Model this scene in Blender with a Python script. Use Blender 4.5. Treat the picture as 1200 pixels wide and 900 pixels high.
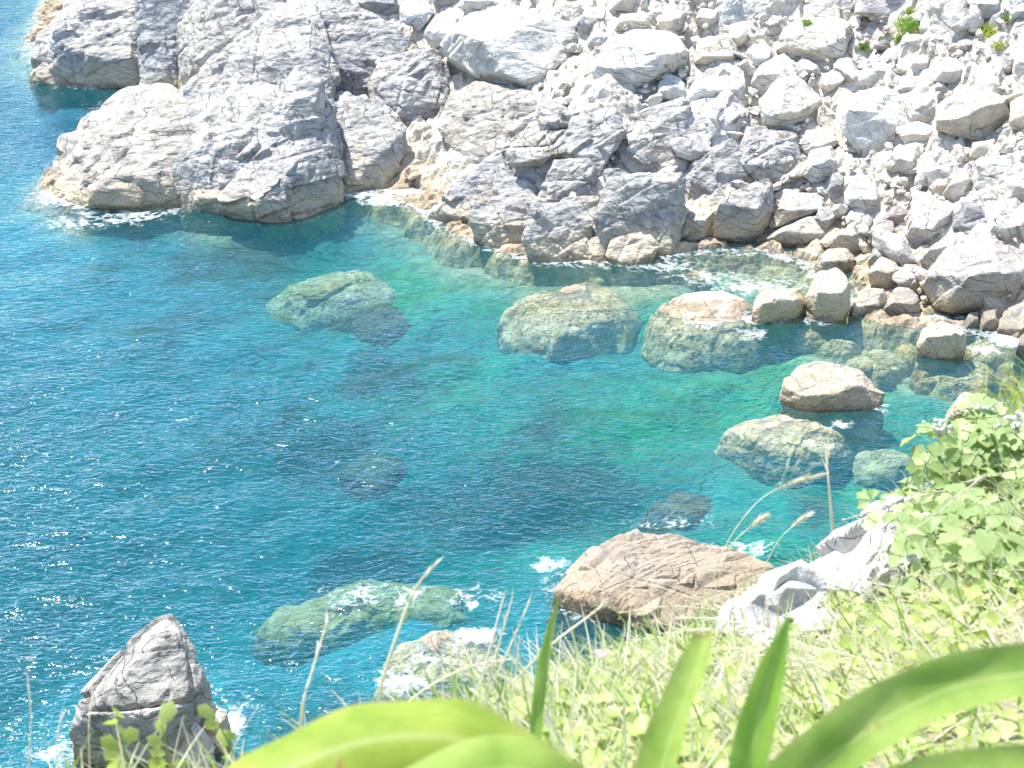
import bpy, bmesh, math, random
import numpy as np
from mathutils import Vector, Matrix

R = math.radians
rng = np.random.default_rng(7)
random.seed(7)
sc = bpy.context.scene
for o in list(bpy.data.objects):
    bpy.data.objects.remove(o)
COL = sc.collection

# ------------------------------------------------------------------ camera
CAM_H, PITCH = 22.0, R(28.0)
SENSOR, LENS = 17.3, 25.0
F = 1200.0 * LENS / SENSOR                      # focal length in photo pixels
cam_d = bpy.data.cameras.new('camera')
cam_d.sensor_width, cam_d.lens = SENSOR, LENS
cam_d.clip_start, cam_d.clip_end = 0.05, 2000
cam_d.dof.use_dof = True
cam_d.dof.focus_distance = 45.0
cam_d.dof.aperture_fstop = 6.3
cam = bpy.data.objects.new('camera', cam_d)
COL.objects.link(cam)
cam.location = (0, 0, CAM_H)
cam.rotation_euler = (math.pi / 2 - PITCH, 0, 0)
sc.camera = cam

# ------------------------------------------------------------------ light
SUN_EL, SUN_AZ = 63.0, -44.0                    # degrees; azimuth from +Y, negative = to the left
w = bpy.data.worlds.new('World')
sc.world = w
w.use_nodes = True
nt = w.node_tree
bg = nt.nodes['Background']
sky = nt.nodes.new('ShaderNodeTexSky')
sky.sky_type = 'NISHITA'
sky.sun_disc = False
sky.sun_elevation = R(SUN_EL)
sky.sun_rotation = R(SUN_AZ)
sky.air_density, sky.dust_density, sky.ozone_density = 1.0, 0.8, 1.0
nt.links.new(sky.outputs[0], bg.inputs[0])
bg.inputs[1].default_value = 0.15
sd = bpy.data.lights.new('sun', 'SUN')
sd.energy = 4.4
sd.angle = R(0.53)
sd.color = (1.0, 0.955, 0.89)
sun = bpy.data.objects.new('sun', sd)
COL.objects.link(sun)
S = Vector((math.sin(R(SUN_AZ)) * math.cos(R(SUN_EL)), math.cos(R(SUN_AZ)) * math.cos(R(SUN_EL)), math.sin(R(SUN_EL))))
sun.rotation_euler = S.to_track_quat('Z', 'Y').to_euler()
sun.location = (-20, 40, 60)
vs = sc.view_settings
vs.view_transform, vs.look, vs.gamma, vs.use_curve_mapping = 'Standard', 'None', 1.0, False
vs.exposure = 1.35
cy = sc.cycles
cy.max_bounces, cy.diffuse_bounces, cy.glossy_bounces, cy.transmission_bounces, cy.transparent_max_bounces = 5, 3, 2, 2, 12
cy.caustics_reflective = cy.caustics_refractive = False
cy.sample_clamp_indirect = 6.0
cy.use_adaptive_sampling = True
cy.adaptive_threshold = 0.02

# ------------------------------------------------------------------ helpers
CP, SP = math.cos(PITCH), math.sin(PITCH)
FWD = np.array([0, CP, -SP]); UP = np.array([0, SP, CP]); RT = np.array([1.0, 0, 0])
CAM = np.array([0, 0, CAM_H])

def ray(px, py):
    d = RT * ((px - 600) / F) + UP * ((450 - py) / F) + FWD
    return d / np.linalg.norm(d)

def at_z(px, py, z=0.0):
    d = ray(px, py)
    return CAM + d * ((z - CAM_H) / d[2])

def at_d(px, py, dist):
    return CAM + ray(px, py) * dist

def project(P):
    q = np.asarray(P) - CAM
    dpt = q @ FWD
    return np.stack([600 + F * (q @ RT) / dpt, 450 - F * (q @ UP) / dpt], -1)

def hsh(ix, iy, iz, seed):
    h = (ix.astype(np.int64) * 374761393 + iy.astype(np.int64) * 668265263 + iz.astype(np.int64) * 2147483647 + seed * 974634777) & 0xFFFFFFFF
    h = ((h ^ (h >> 13)) * 1274126177) & 0xFFFFFFFF
    h = ((h ^ (h >> 16)) * 2246822519) & 0xFFFFFFFF
    h = h ^ (h >> 15)
    return (h & 0xFFFFFF) / float(0x1000000)

def vnoise(p, seed=0):
    i = np.floor(p); f = p - i; i = i.astype(np.int64)
    u = f * f * (3 - 2 * f)
    r = 0
    for a in (0, 1):
        wx = u[:, 0] if a else 1 - u[:, 0]
        for b in (0, 1):
            wy = u[:, 1] if b else 1 - u[:, 1]
            for c in (0, 1):
                wz = u[:, 2] if c else 1 - u[:, 2]
                r = r + wx * wy * wz * hsh(i[:, 0] + a, i[:, 1] + b, i[:, 2] + c, seed)
    return r * 2 - 1

def fbm(p, octv=4, seed=0, gain=0.5):
    s, a, t = 0, 1.0, 0
    for k in range(octv):
        s = s + a * vnoise(p * (2.03 ** k) + 17.3 * k, seed + k); t += a; a *= gain
    return s / t

def bricks(p, rot, size, seed, warp=0.25):
    """irregular jointed blocks: returns a random value and two random tilts per block, and distance to the joint"""
    q = p @ rot
    q = q + warp * np.stack([fbm(p * 0.6 / max(size), 2, seed + 5), fbm(p * 0.6 / max(size) + 9, 2, seed + 6), fbm(p * 0.6 / max(size) + 31, 2, seed + 7)], -1) * np.array(size)
    def split(x, key):
        i = np.floor(x)
        f = x - i
        b = 0.25 + 0.5 * hsh(i.astype(np.int64), key, key * 0 + 3, seed)
        return i * 2 + (f > b), np.where(f > b, np.minimum(f - b, 1 - f), np.minimum(f, b - f))
    z0 = np.zeros(len(p), np.int64)
    lw, dw = split(q[:, 2] / size[2] / 2, z0)
    k = lw.astype(np.int64)
    lu, du = split(q[:, 0] / size[0] / 2 + hsh(k, z0, z0, seed + 1), k)
    k2 = k * 131 + lu.astype(np.int64)
    lv, dv = split(q[:, 1] / size[1] / 2 + hsh(k2, z0, z0, seed + 2), k2)
    k3 = k2 * 137 + lv.astype(np.int64)
    d = np.minimum(np.minimum(dw * size[2], du * size[0]), dv * size[1]) * 2
    return hsh(k3, z0, z0, seed + 3), d

def worley(p, seed):
    i = np.floor(p).astype(np.int64)
    f1 = np.full(len(p), 9.0); f2 = f1.copy(); cid = np.zeros(len(p)); off = np.zeros_like(p)
    for a in (-1, 0, 1):
        for b in (-1, 0, 1):
            for c in (-1, 0, 1):
                x, y, z = i[:, 0] + a, i[:, 1] + b, i[:, 2] + c
                q = np.stack([x + hsh(x, y, z, seed), y + hsh(x, y, z, seed + 1), z + hsh(x, y, z, seed + 2)], -1)
                dd = p - q
                d = np.sqrt((dd ** 2).sum(-1))
                m = d < f1
                f2 = np.where(m, f1, np.minimum(f2, d))
                off = np.where(m[:, None], dd, off)
                cid = np.where(m, hsh(x, y, z, seed + 3), cid)
                f1 = np.where(m, d, f1)
    return f1, f2, cid, off

def mesh_np(name, V, Fc, smooth=True):
    me = bpy.data.meshes.new(name)
    V = np.asarray(V, np.float32); Fc = np.asarray(Fc, np.int32)
    k = Fc.shape[1]
    me.vertices.add(len(V)); me.vertices.foreach_set('co', V.ravel())
    me.loops.add(Fc.size); me.loops.foreach_set('vertex_index', Fc.ravel())
    me.polygons.add(len(Fc))
    me.polygons.foreach_set('loop_start', np.arange(0, Fc.size, k, dtype=np.int32))
    me.polygons.foreach_set('loop_total', np.full(len(Fc), k, np.int32))
    me.polygons.foreach_set('use_smooth', np.full(len(Fc), smooth))
    me.update(calc_edges=True)
    return me

def link(name, me, mat=None, parent=None, loc=(0, 0, 0), **props):
    o = bpy.data.objects.new(name, me)
    COL.objects.link(o)
    o.location = loc
    if mat is not None and me is not None and not me.materials:
        me.materials.append(mat)
    if parent is not None:
        o.parent = parent
    for k, v in props.items():
        if v is not None:
            o[k] = v
    return o

def thing(name, label, cat, loc, group=None):
    return link(name, None, None, None, loc, label=label, category=cat, group=group)

class MB:
    """collects faces, then becomes one mesh"""
    def __init__(s): s.v, s.f = [], []
    def add(s, V, Fc):
        n = len(s.v); s.v.extend([tuple(x) for x in V]); s.f.extend([tuple(i + n for i in q) for q in Fc])
    def tube(s, pts, r0, r1, n=5):
        pts = [Vector(p) for p in pts]; V = []; Fc = []
        m = len(pts)
        for i, p in enumerate(pts):
            t = (pts[min(i + 1, m - 1)] - pts[max(i - 1, 0)]).normalized()
            a = t.orthogonal().normalized(); b = t.cross(a)
            r = r0 + (r1 - r0) * i / (m - 1)
            for k in range(n):
                V.append(p + (a * math.cos(2 * math.pi * k / n) + b * math.sin(2 * math.pi * k / n)) * r)
        for i in range(m - 1):
            for k in range(n):
                Fc.append((i * n + k, i * n + (k + 1) % n, (i + 1) * n + (k + 1) % n, (i + 1) * n + k))
        s.add(V, Fc)
    def build(s, name, mat, parent=None, loc=(0, 0, 0), smooth=True, **props):
        me = bpy.data.meshes.new(name)
        me.from_pydata([tuple(Vector(v) - Vector(loc)) for v in s.v], [], s.f)
        if smooth:
            me.polygons.foreach_set('use_smooth', [True] * len(me.polygons))
        me.update()
        return link(name, me, mat, parent, loc, **props)

# ------------------------------------------------------------------ materials
class NT:
    def __init__(s, name):
        s.m = bpy.data.materials.new(name); s.m.use_nodes = True
        s.t = s.m.node_tree; s.t.nodes.clear()
        s.out = s.n('ShaderNodeOutputMaterial')
    def n(s, typ, **kw):
        nd = s.t.nodes.new(typ)
        for k, v in kw.items(): setattr(nd, k, v)
        return nd
    def l(s, a, b): s.t.links.new(a, b)
    def set(s, nd, key, val):
        if hasattr(val, 'links') or isinstance(val, bpy.types.NodeSocket): s.l(val, nd.inputs[key])
        else: nd.inputs[key].default_value = val
    def noise(s, vec, scale, detail=4, rough=0.55, dist=0.0):
        nd = s.n('ShaderNodeTexNoise'); s.l(vec, nd.inputs['Vector'])
        nd.inputs['Scale'].default_value = scale; nd.inputs['Detail'].default_value = detail
        nd.inputs['Roughness'].default_value = rough; nd.inputs['Distortion'].default_value = dist
        return nd.outputs['Fac']
    def mth(s, op, a, b=0.0, clamp=False):
        nd = s.n('ShaderNodeMath', operation=op, use_clamp=clamp); s.set(nd, 0, a); s.set(nd, 1, b); return nd.outputs[0]
    def rng(s, v, a, b, c=0.0, d=1.0):
        nd = s.n('ShaderNodeMapRange'); nd.clamp = True
        s.set(nd, 0, v)
        for i, x in enumerate((a, b, c, d)): nd.inputs[i + 1].default_value = x
        return nd.outputs[0]
    def mix(s, f, a, b, blend='MIX'):
        nd = s.n('ShaderNodeMix', data_type='RGBA', blend_type=blend)
        s.set(nd, 0, f)
        for i, x in ((6, a), (7, b)):
            if isinstance(x, tuple): nd.inputs[i].default_value = (*x, 1) if len(x) == 3 else x
            else: s.l(x, nd.inputs[i])
        return nd.outputs[2]
    def mixs(s, f, a, b):
        nd = s.n('ShaderNodeMixShader'); s.set(nd, 0, f); s.l(a, nd.inputs[1]); s.l(b, nd.inputs[2]); return nd.outputs[0]

def rock_material(name, grey=(0.31, 0.305, 0.30), pale=(0.51, 0.50, 0.48), cream=(0.48, 0.43, 0.355), tide=True, k=1.0, facets=0.0, gate=0.53):
    m = NT(name)
    geo = m.n('ShaderNodeNewGeometry'); pos = geo.outputs['Position']
    oi = m.n('ShaderNodeObjectInfo')
    # one small offset per rock keeps the patterns of neighbours from running on
    ofs = m.n('ShaderNodeVectorMath', operation='MULTIPLY_ADD')
    m.l(oi.outputs['Random'], ofs.inputs[0]); ofs.inputs[1].default_value = (37, 19, 53); m.l(pos, ofs.inputs[2])
    scl_ = m.n('ShaderNodeVectorMath', operation='SCALE'); m.l(ofs.outputs[0], scl_.inputs[0]); scl_.inputs['Scale'].default_value = k
    p = scl_.outputs[0]
    big = m.noise(p, 0.55, 5, 0.6)
    mid = m.noise(p, 1.9, 5, 0.62, 0.3)
    fine = m.noise(p, 12, 3, 0.7)
    c = m.mix(m.rng(mid, 0.36, 0.62), grey, pale)
    c = m.mix(m.rng(big, 0.50, 0.70, 0, 0.75), c, cream)
    c = m.mix(m.rng(m.noise(p, 0.8, 4, 0.7, 0.4), 0.60, 0.74, 0, 0.5), c, (0.40, 0.30, 0.19))
    # dark mineral staining in streaks
    mp = m.n('ShaderNodeMapping'); m.l(p, mp.inputs[0]); mp.inputs['Rotation'].default_value = (0.5, 0.6, 0.3); mp.inputs['Scale'].default_value = (0.7, 0.7, 6.0)
    streak = m.noise(mp.outputs[0], 1.1, 4, 0.65, 0.6)
    c = m.mix(m.rng(streak, 0.54, 0.72, 0, 0.42), c, (0.17, 0.175, 0.185))
    c = m.mix(m.rng(fine, 0.30, 0.75, 0.35, 0.0), c, (0.12, 0.12, 0.12))
    # fine joints: three sets of straight, broken lines
    wn = m.mth('MULTIPLY', m.mth('SUBTRACT', mid, 0.5), 0.35)
    crack = None
    for vx, scl, wd, gs in (((0.85, 0.2, 0.5), 1.5, 0.020, 0.7), ((-0.35, 0.75, 0.55), 1.9, 0.022, 0.9), ((0.3, -0.5, 0.8), 3.1, 0.03, 0.5)):
        dt = m.n('ShaderNodeVectorMath', operation='DOT_PRODUCT'); m.l(p, dt.inputs[0]); dt.inputs[1].default_value = vx
        v = m.n('ShaderNodeTexVoronoi', feature='DISTANCE_TO_EDGE', voronoi_dimensions='1D'); m.l(m.mth('ADD', dt.outputs['Value'], wn), v.inputs['W']); v.inputs['Scale'].default_value = scl
        gt = m.rng(m.noise(p, gs, 2), gate, gate + 0.06)
        ln = m.mth('MULTIPLY', m.rng(v.outputs['Distance'], 0.0, wd * scl * 0.6, 1.0, 0.0), gt)
        crack = ln if crack is None else m.mth('MAXIMUM', crack, ln)
    c = m.mix(m.mth('MULTIPLY', crack, 0.62), c, (0.07, 0.065, 0.06))
    rough = 0.85
    if tide:
        sep = m.n('ShaderNodeSeparateXYZ'); m.l(pos, sep.inputs[0])
        z = m.mth('ADD', sep.outputs[2], m.mth('MULTIPLY', m.mth('SUBTRACT', m.noise(pos, 0.8, 6, 0.65), 0.5), 1.5))
        tan = m.mix(m.rng(fine, 0.35, 0.65), (0.38, 0.31, 0.21), (0.55, 0.48, 0.37))
        c = m.mix(m.rng(z, 0.45, 1.25, 0.85, 0.0), c, tan)
        wet = m.rng(m.mth('ADD', z, m.mth('MULTIPLY', mid, 0.25)), 0.15, 0.45, 1.0, 0.0)
        c = m.mix(m.mth('MULTIPLY', wet, 0.62), c, (0.12, 0.09, 0.06))
        alg = m.mix(m.rng(mid, 0.38, 0.58), (0.40, 0.31, 0.13), (0.68, 0.56, 0.33))
        alg = m.mix(m.rng(fine, 0.33, 0.52, 0.5, 0.0), alg, (0.17, 0.16, 0.08))
        c = m.mix(m.rng(sep.outputs[2], -0.12, 0.03, 1.0, 0.0), c, alg)
    c = m.mix(1.0, c, oi.outputs['Color'], 'MULTIPLY')
    b1 = m.n('ShaderNodeBump'); b1.inputs['Strength'].default_value = 0.9; b1.inputs['Distance'].default_value = 0.10 / k
    # angular breaks: pyramids of a block metric, in the joint directions
    fac_h = None
    if facets:
        mpf = m.n('ShaderNodeMapping'); m.l(p, mpf.inputs[0]); mpf.inputs['Rotation'].default_value = (0.6, 0.4, 0.5); mpf.inputs['Scale'].default_value = (0.8, 1.0, 1.7)
        for scf, wf_ in ((1.0, 1.0), (2.7, 0.45)):
            vf = m.n('ShaderNodeTexVoronoi', feature='F1', distance='CHEBYCHEV'); m.l(mpf.outputs[0], vf.inputs['Vector']); vf.inputs['Scale'].default_value = scf
            hh_ = m.mth('MULTIPLY', vf.outputs['Distance'], wf_ * facets)
            fac_h = hh_ if fac_h is None else m.mth('ADD', fac_h, hh_)
    hgt = m.mth('SUBTRACT', m.mth('ADD', m.mth('MULTIPLY', mid, 0.7), m.mth('MULTIPLY', fine, 0.35)), m.mth('MULTIPLY', crack, 0.5))
    if fac_h is not None: hgt = m.mth('SUBTRACT', hgt, fac_h)
    m.l(hgt, b1.inputs['Height'])
    bs = m.n('ShaderNodeBsdfPrincipled')
    m.l(c, bs.inputs['Base Color']); bs.inputs['Roughness'].default_value = rough
    bs.inputs['Specular IOR Level'].default_value = 0.25
    m.l(b1.outputs[0], bs.inputs['Normal']); m.l(bs.outputs[0], m.out.inputs[0])
    return m.m

ROCK = rock_material('weathered_rock')
BED = rock_material('blue_grey_bedrock', (0.25, 0.245, 0.235), (0.48, 0.468, 0.44), (0.45, 0.405, 0.335), facets=2.5, gate=0.49)
PALE = rock_material('pale_dry_rock', (0.42, 0.42, 0.42), (0.66, 0.655, 0.64), (0.6, 0.56, 0.48), tide=False, k=7.0)
SCREE = rock_material('pale_scree_rock', facets=1.2, *((0.47, 0.45, 0.41), (0.72, 0.695, 0.64), (0.66, 0.59, 0.475)))

def leaf_material(name, c1, c2, trans=0.45, scale=30, rough=0.45, spec=0.3, attr=None):
    m = NT(name)
    geo = m.n('ShaderNodeNewGeometry'); oi = m.n('ShaderNodeObjectInfo')
    n1 = m.noise(geo.outputs['Position'], scale, 4, 0.6)
    rnd = m.mth('ADD', m.mth('MULTIPLY', geo.outputs['Random Per Island'], 0.6), m.mth('MULTIPLY', oi.outputs['Random'], 0.4))
    f = m.mth('ADD', m.mth('MULTIPLY', n1, 0.6), m.mth('MULTIPLY', rnd, 0.7))
    c = m.mix(m.rng(f, 0.35, 0.95), c1, c2)
    bs = m.n('ShaderNodeBsdfPrincipled'); m.l(c, bs.inputs['Base Color']); bs.inputs['Roughness'].default_value = rough
    bs.inputs['Specular IOR Level'].default_value = spec
    tr = m.n('ShaderNodeBsdfTranslucent'); m.l(m.mix(0.5, c, (0.55, 0.7, 0.12), 'SOFT_LIGHT'), tr.inputs[0])
    m.l(m.mixs(trans, bs.outputs[0], tr.outputs[0]), m.out.inputs[0])
    return m.m

# ------------------------------------------------------------------ land outline, sea bed and shore
SHORE_PX = [(1420, 470), (1280, 425), (1200, 398), (1130, 378), (1060, 368), (1000, 345), (960, 305), (900, 287), (800, 288), (740, 300),
            (640, 300), (560, 275), (500, 240), (440, 215), (380, 225), (300, 242), (250, 235), (190, 213), (140, 213), (100, 232), (76, 215),
            (82, 190), (120, 160), (170, 130), (225, 112), (300, 82), (270, 72), (215, 98), (165, 94), (100, 84), (52, 70), (46, 45), (62, 5), (85, -40), (110, -100)]
SH = np.array([at_z(x, y)[:2] for x, y in SHORE_PX])
SH = np.vstack([SH, [[-40, 190], [120, 190], [120, 40]]])

def sdist(x, y):
    """signed distance to the shoreline, positive on land"""
    P = np.stack([x, y], -1)
    best = np.full(len(P), 1e9); ins = np.zeros(len(P), bool)
    n = len(SH)
    for i in range(n):
        a, b = SH[i], SH[(i + 1) % n]
        ab = b - a
        t = np.clip(((P - a) @ ab) / (ab @ ab), 0, 1)
        d = np.linalg.norm(P - a - t[:, None] * ab, axis=1)
        best = np.minimum(best, d)
        c = ((a[1] > P[:, 1]) != (b[1] > P[:, 1])) & (P[:, 0] < (b[0] - a[0]) * (P[:, 1] - a[1]) / (b[1] - a[1] + 1e-12) + a[0])
        ins ^= c
    return np.where(ins, best, -best)

SHOALS = [(*at_z(px, py)[:2], r_, t_) for px, py, r_, t_ in ((400, 345, 4.5, -2.1), (670, 370, 5, -1.4), (925, 515, 4.5, -1.2), (1030, 545, 3, -1.7), (430, 715, 5, -2.5), (520, 770, 3.5, -1.2),
          (780, 690, 5, -1.2), (180, 830, 4, -1.4), (975, 455, 4, -1.3), (825, 375, 4, -1.2), (1110, 435, 4, -0.8), (1010, 408, 4.5, -0.75), (920, 318, 4, -0.55), (760, 316, 3, -0.6), (590, 288, 2.5, -0.7))]
def zland(x, y):
    d = sdist(x, y)
    up = 0.58 * np.minimum(d, 30) + 0.25 * np.maximum(d - 30, 0) - 0.35
    dn = -0.35 - 2.2 * (1 - np.exp(np.minimum(d, 0) / 5.0)) - 2.6 * (1 - np.exp(np.minimum(d + 9, 0) / 9.0))
    for sx, sy, r_, top in SHOALS:
        dn = np.maximum(dn, top - 0.9 * ((x - sx) ** 2 + (y - sy) ** 2) / r_ ** 2)
    return np.where(d > 0, up, dn)

def hit(px, py):
    d = ray(px, py)
    t0, st = 22.0, 2.5
    for st in (2.5, 0.25, 0.05):
        t = t0 + np.arange(0, 62 if st == 2.5 else 13) * st
        P = CAM + t[:, None] * d
        k = int(np.argmax(P[:, 2] <= zland(P[:, 0], P[:, 1])))
        t0 = t[max(k - 1, 0)]
    return P[k]

def grid(x0, x1, y0, y1, s):
    xs = np.arange(x0, x1 + s / 2, s); ys = np.arange(y0, y1 + s / 2, s)
    X, Y = np.meshgrid(xs, ys)
    nx, ny = len(xs), len(ys)
    i = np.arange(nx * ny).reshape(ny, nx)
    Q = np.stack([i[:-1, :-1], i[:-1, 1:], i[1:, 1:], i[1:, :-1]], -1).reshape(-1, 4)
    return X.ravel(), Y.ravel(), Q

def compact(V, Q):
    u, inv = np.unique(Q, return_inverse=True)
    return V[u], inv.reshape(Q.shape), u

def blob(X, Y, lst):
    """soft patches given in photo pixels on the water plane: (px, py, rx, ry, amount)"""
    P = project(np.stack([X, Y, X * 0], -1))
    r = np.zeros(len(X))
    for px, py, rx, ry, a in lst:
        c = at_z(px, py); ex = at_z(px + rx, py); ey = at_z(px, py - ry); ey2 = at_z(px, py + ry)
        wx = abs(ex[0] - c[0]); wy = abs(ey[1] - ey2[1]) / 2
        q = ((X - c[0]) / wx) ** 2 + ((Y - c[1]) / wy) ** 2
        r = np.maximum(r, a * np.exp(-q * 0.9))
    return r

# sea bed
X, Y, Q = grid(-75, 75, 6, 160, 0.4)
D = sdist(X, Y)
Z = zland(X, Y)
P3 = np.stack([X, Y, X * 0], -1)
Z = Z + 0.45 * fbm(P3 * 0.35, 4, 3) * np.clip(-D / 2 + 0.3, 0.2, 1) - 0.6 * np.clip((D + 1.6) / 1.6, 0, 1)
f1, f2, cid, off = worley(P3 * np.array([0.45, 0.45, 1.0]) + 0.3 * fbm(P3 * 0.8, 2, 9)[:, None], 4)
Z = Z + np.clip(0.65 - f1, 0, 1) * 0.9 * (cid > 0.35) * np.clip(-D / 4, 0, 1)
keep = (D[Q] < 1.4).any(1)
V, Q2, u = compact(np.stack([X, Y, Z], -1), Q[keep])
me = mesh_np('seabed', V, Q2)
weed = blob(V[:, 0], V[:, 1], [(650, 490, 190, 60, 0.8), (430, 550, 90, 40, 0.9), (330, 430, 120, 40, 0.7), (440, 385, 70, 22, 1.0), (610, 275, 60, 12, 0.8),
                               (800, 595, 70, 22, 0.9), (720, 745, 130, 40, 0.9), (350, 790, 120, 50, 0.7), (960, 545, 40, 15, 0.8), (250, 270, 120, 25, 0.7),
                               (560, 620, 160, 40, 0.5), (130, 330, 120, 30, 0.5), (850, 300, 60, 15, 0.4)])
green = blob(V[:, 0], V[:, 1], [(480, 300, 130, 40, 1.0), (700, 320, 200, 40, 1.0), (800, 440, 250, 60, 1.0), (950, 400, 200, 80, 1.0), (1000, 500, 150, 60, 1.0), (520, 390, 110, 40, 0.8), (700, 560, 200, 60, 0.6), (900, 600, 150, 60, 0.8)])
shal = np.clip(1.25 * blob(V[:, 0], V[:, 1], [(1010, 405, 110, 34, 1), (930, 315, 70, 22, 1), (740, 318, 60, 14, 0.8), (600, 288, 60, 10, 0.7), (1110, 430, 80, 30, 0.9), (960, 450, 70, 20, 0.7)]) + 1.1 + sdist(V[:, 0], V[:, 1]) / 2.6 + 0.5 * fbm(V * 0.5, 3, 15), 0, 1)
blue = blob(V[:, 0], V[:, 1], [(20, 40, 260, 90, 1), (60, 130, 160, 50, 0.8)])
for nm, arr in (('weed', weed), ('green', green), ('shallow', shal), ('blue', blue)):
    a = me.attributes.new(nm, 'FLOAT', 'POINT'); a.data.foreach_set('value', arr.astype(np.float32))
m = NT('seabed_sand_and_weed')
pos = m.n('ShaderNodeNewGeometry').outputs['Position']
aw = m.n('ShaderNodeAttribute', attribute_name='weed').outputs['Fac']
ag = m.n('ShaderNodeAttribute', attribute_name='green').outputs['Fac']
n1 = m.noise(pos, 0.35, 6, 0.65, 0.5); n2 = m.noise(pos, 2.0, 6, 0.65, 0.6)
c = m.mix(m.rng(n2, 0.35, 0.65), (0.012, 0.16, 0.21), (0.025, 0.25, 0.30))
cg = m.mix(m.rng(n2, 0.35, 0.65), (0.02, 0.20, 0.085), (0.09, 0.36, 0.14))
c = m.mix(ag, c, cg)
c = m.mix(m.n('ShaderNodeAttribute', attribute_name='blue').outputs['Fac'], c, (0.012, 0.10, 0.22))
ash = m.n('ShaderNodeAttribute', attribute_name='shallow').outputs['Fac']
wf = m.mth('ADD', aw, m.mth('MULTIPLY', m.mth('SUBTRACT', n1, 0.5), 2.2))
wf = m.mth('ADD', wf, m.mth('MULTIPLY', m.mth('SUBTRACT', n2, 0.5), 0.9))
c = m.mix(m.rng(wf, 0.25, 0.75, 0, 0.88), c, (0.035, 0.05, 0.035))
n3 = m.noise(pos, 5.0, 4, 0.7)
c = m.mix(ash, c, m.mix(m.rng(m.mth('ADD', n2, m.mth('MULTIPLY', n3, 0.5)), 0.55, 0.95), (0.16, 0.16, 0.07), (0.60, 0.54, 0.34)))
bs = m.n('ShaderNodeBsdfPrincipled'); m.l(c, bs.inputs['Base Color']); bs.inputs['Roughness'].default_value = 0.95
m.l(bs.outputs[0], m.out.inputs[0])
link('seabed', me, m.m, kind='structure')

# shore ground under the boulders
X, Y, Q = grid(-40, 44, 38, 104, 0.18)
D = sdist(X, Y); Z = zland(X, Y)
keep = (D[Q] > -2.6).all(1)
V, Q2, u = compact(np.stack([X, Y, Z], -1), Q[keep])
P3 = V * 1.0
rotm = np.array(Matrix.Rotation(0.5, 3, 'Y') @ Matrix.Rotation(0.6, 3, 'X') @ Matrix.Rotation(0.4, 3, 'Z'))
bv, bd = bricks(P3, rotm, (1.6, 1.2, 0.8), 21)
f1, f2, cid, off = worley(P3 * 1.5, 33)
V[:, 2] += (bv - 0.5) * 0.5 + 0.35 * fbm(P3 * 0.5, 3, 5) + 0.22 * fbm(P3 * 2.6, 4, 6, 0.6) + (cid - 0.5) * 0.25 + np.clip(0.5 - f1, -1, 1) * 0.15 
du_ = D[u]
ledge = 0.08 + 0.60 * fbm(V * np.array([1.3, 1.3, 0]), 5, 91, 0.6) + 0.25 * (bv - 0.5) - np.clip(-du_ - 0.35 + 0.8 * fbm(V * np.array([0.5, 0.5, 0]), 3, 93), 0, 3) * 1.1
tl = np.clip((du_ + 0.1) / 1.3, 0, 1)
V[:, 2] = V[:, 2] * tl + ledge * (1 - tl)
me = mesh_np('shore_ground', V, Q2, False)
shore = link('shore_ground', me, SCREE, kind='structure')
shore.color = (0.95, 0.92, 0.87, 1)

# ------------------------------------------------------------------ the sea
ys = [8.0]
while ys[-1] < 175:
    ys.append(ys[-1] + max(0.13, 0.0042 * ys[-1] - 0.02))
ys = np.array(ys)
xs = np.concatenate([np.arange(-75, -32, 1.0), np.arange(-32, 32, 0.17), np.arange(32, 76, 1.0)])
XX, YY = np.meshgrid(xs, ys)
X, Y = XX.ravel(), YY.ravel()
nx, ny = len(xs), len(ys)
Zw = np.zeros(len(X))
wr = np.random.default_rng(3)
warpx = 1.6 * fbm(np.stack([X, Y, X * 0], -1) * 0.09, 2, 41)
for k in range(46):
    lam = 0.5 * (6.0 / 0.5) ** wr.random()
    th = R(125) + R(42) * wr.standard_normal()
    kk = 2 * math.pi / lam
    Zw += 0.0052 * lam ** 0.85 * np.sin(kk * ((X + warpx) * math.cos(th) + (Y - warpx) * math.sin(th)) + wr.random() * 6.28) * (0.6 + 0.4 * fbm(np.stack([X + 50 * k, Y, X * 0], -1) * 0.12, 1, k))
Ds = sdist(X, Y)
Zw *= np.clip(0.45 + np.clip(-Ds, 0, 15) / 24, 0.45, 1.0)
i = np.arange(nx * ny).reshape(ny, nx)
Qt = np.stack([i[:-1, :-1], i[:-1, 1:], i[1:, 1:], i[1:, :-1]], -1).reshape(-1, 4)
ring = np.concatenate([i[0, :], i[1:, -1], i[-1, -2::-1], i[-2:0:-1, 0]])
nb = len(ring)
Vt = np.stack([X, Y, Zw], -1)
Vb = Vt[ring].copy(); Vb[:, 2] = -11
base = len(Vt)
nxt = np.roll(np.arange(nb), -1)
Qs = np.stack([ring[nxt], ring, base + np.arange(nb), base + nxt], -1)
V = np.vstack([Vt, Vb])
Vc = np.array([[0, 90, -11.0]])
V = np.vstack([V, Vc])
me = bpy.data.meshes.new('sea')
faces = np.vstack([Qt, Qs]).tolist() + [(int(base + nxt[k]), int(base + k), int(len(V) - 1)) for k in range(nb)]
me.from_pydata(V.tolist(), [], faces)
me.polygons.foreach_set('use_smooth', [True] * len(me.polygons))
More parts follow.
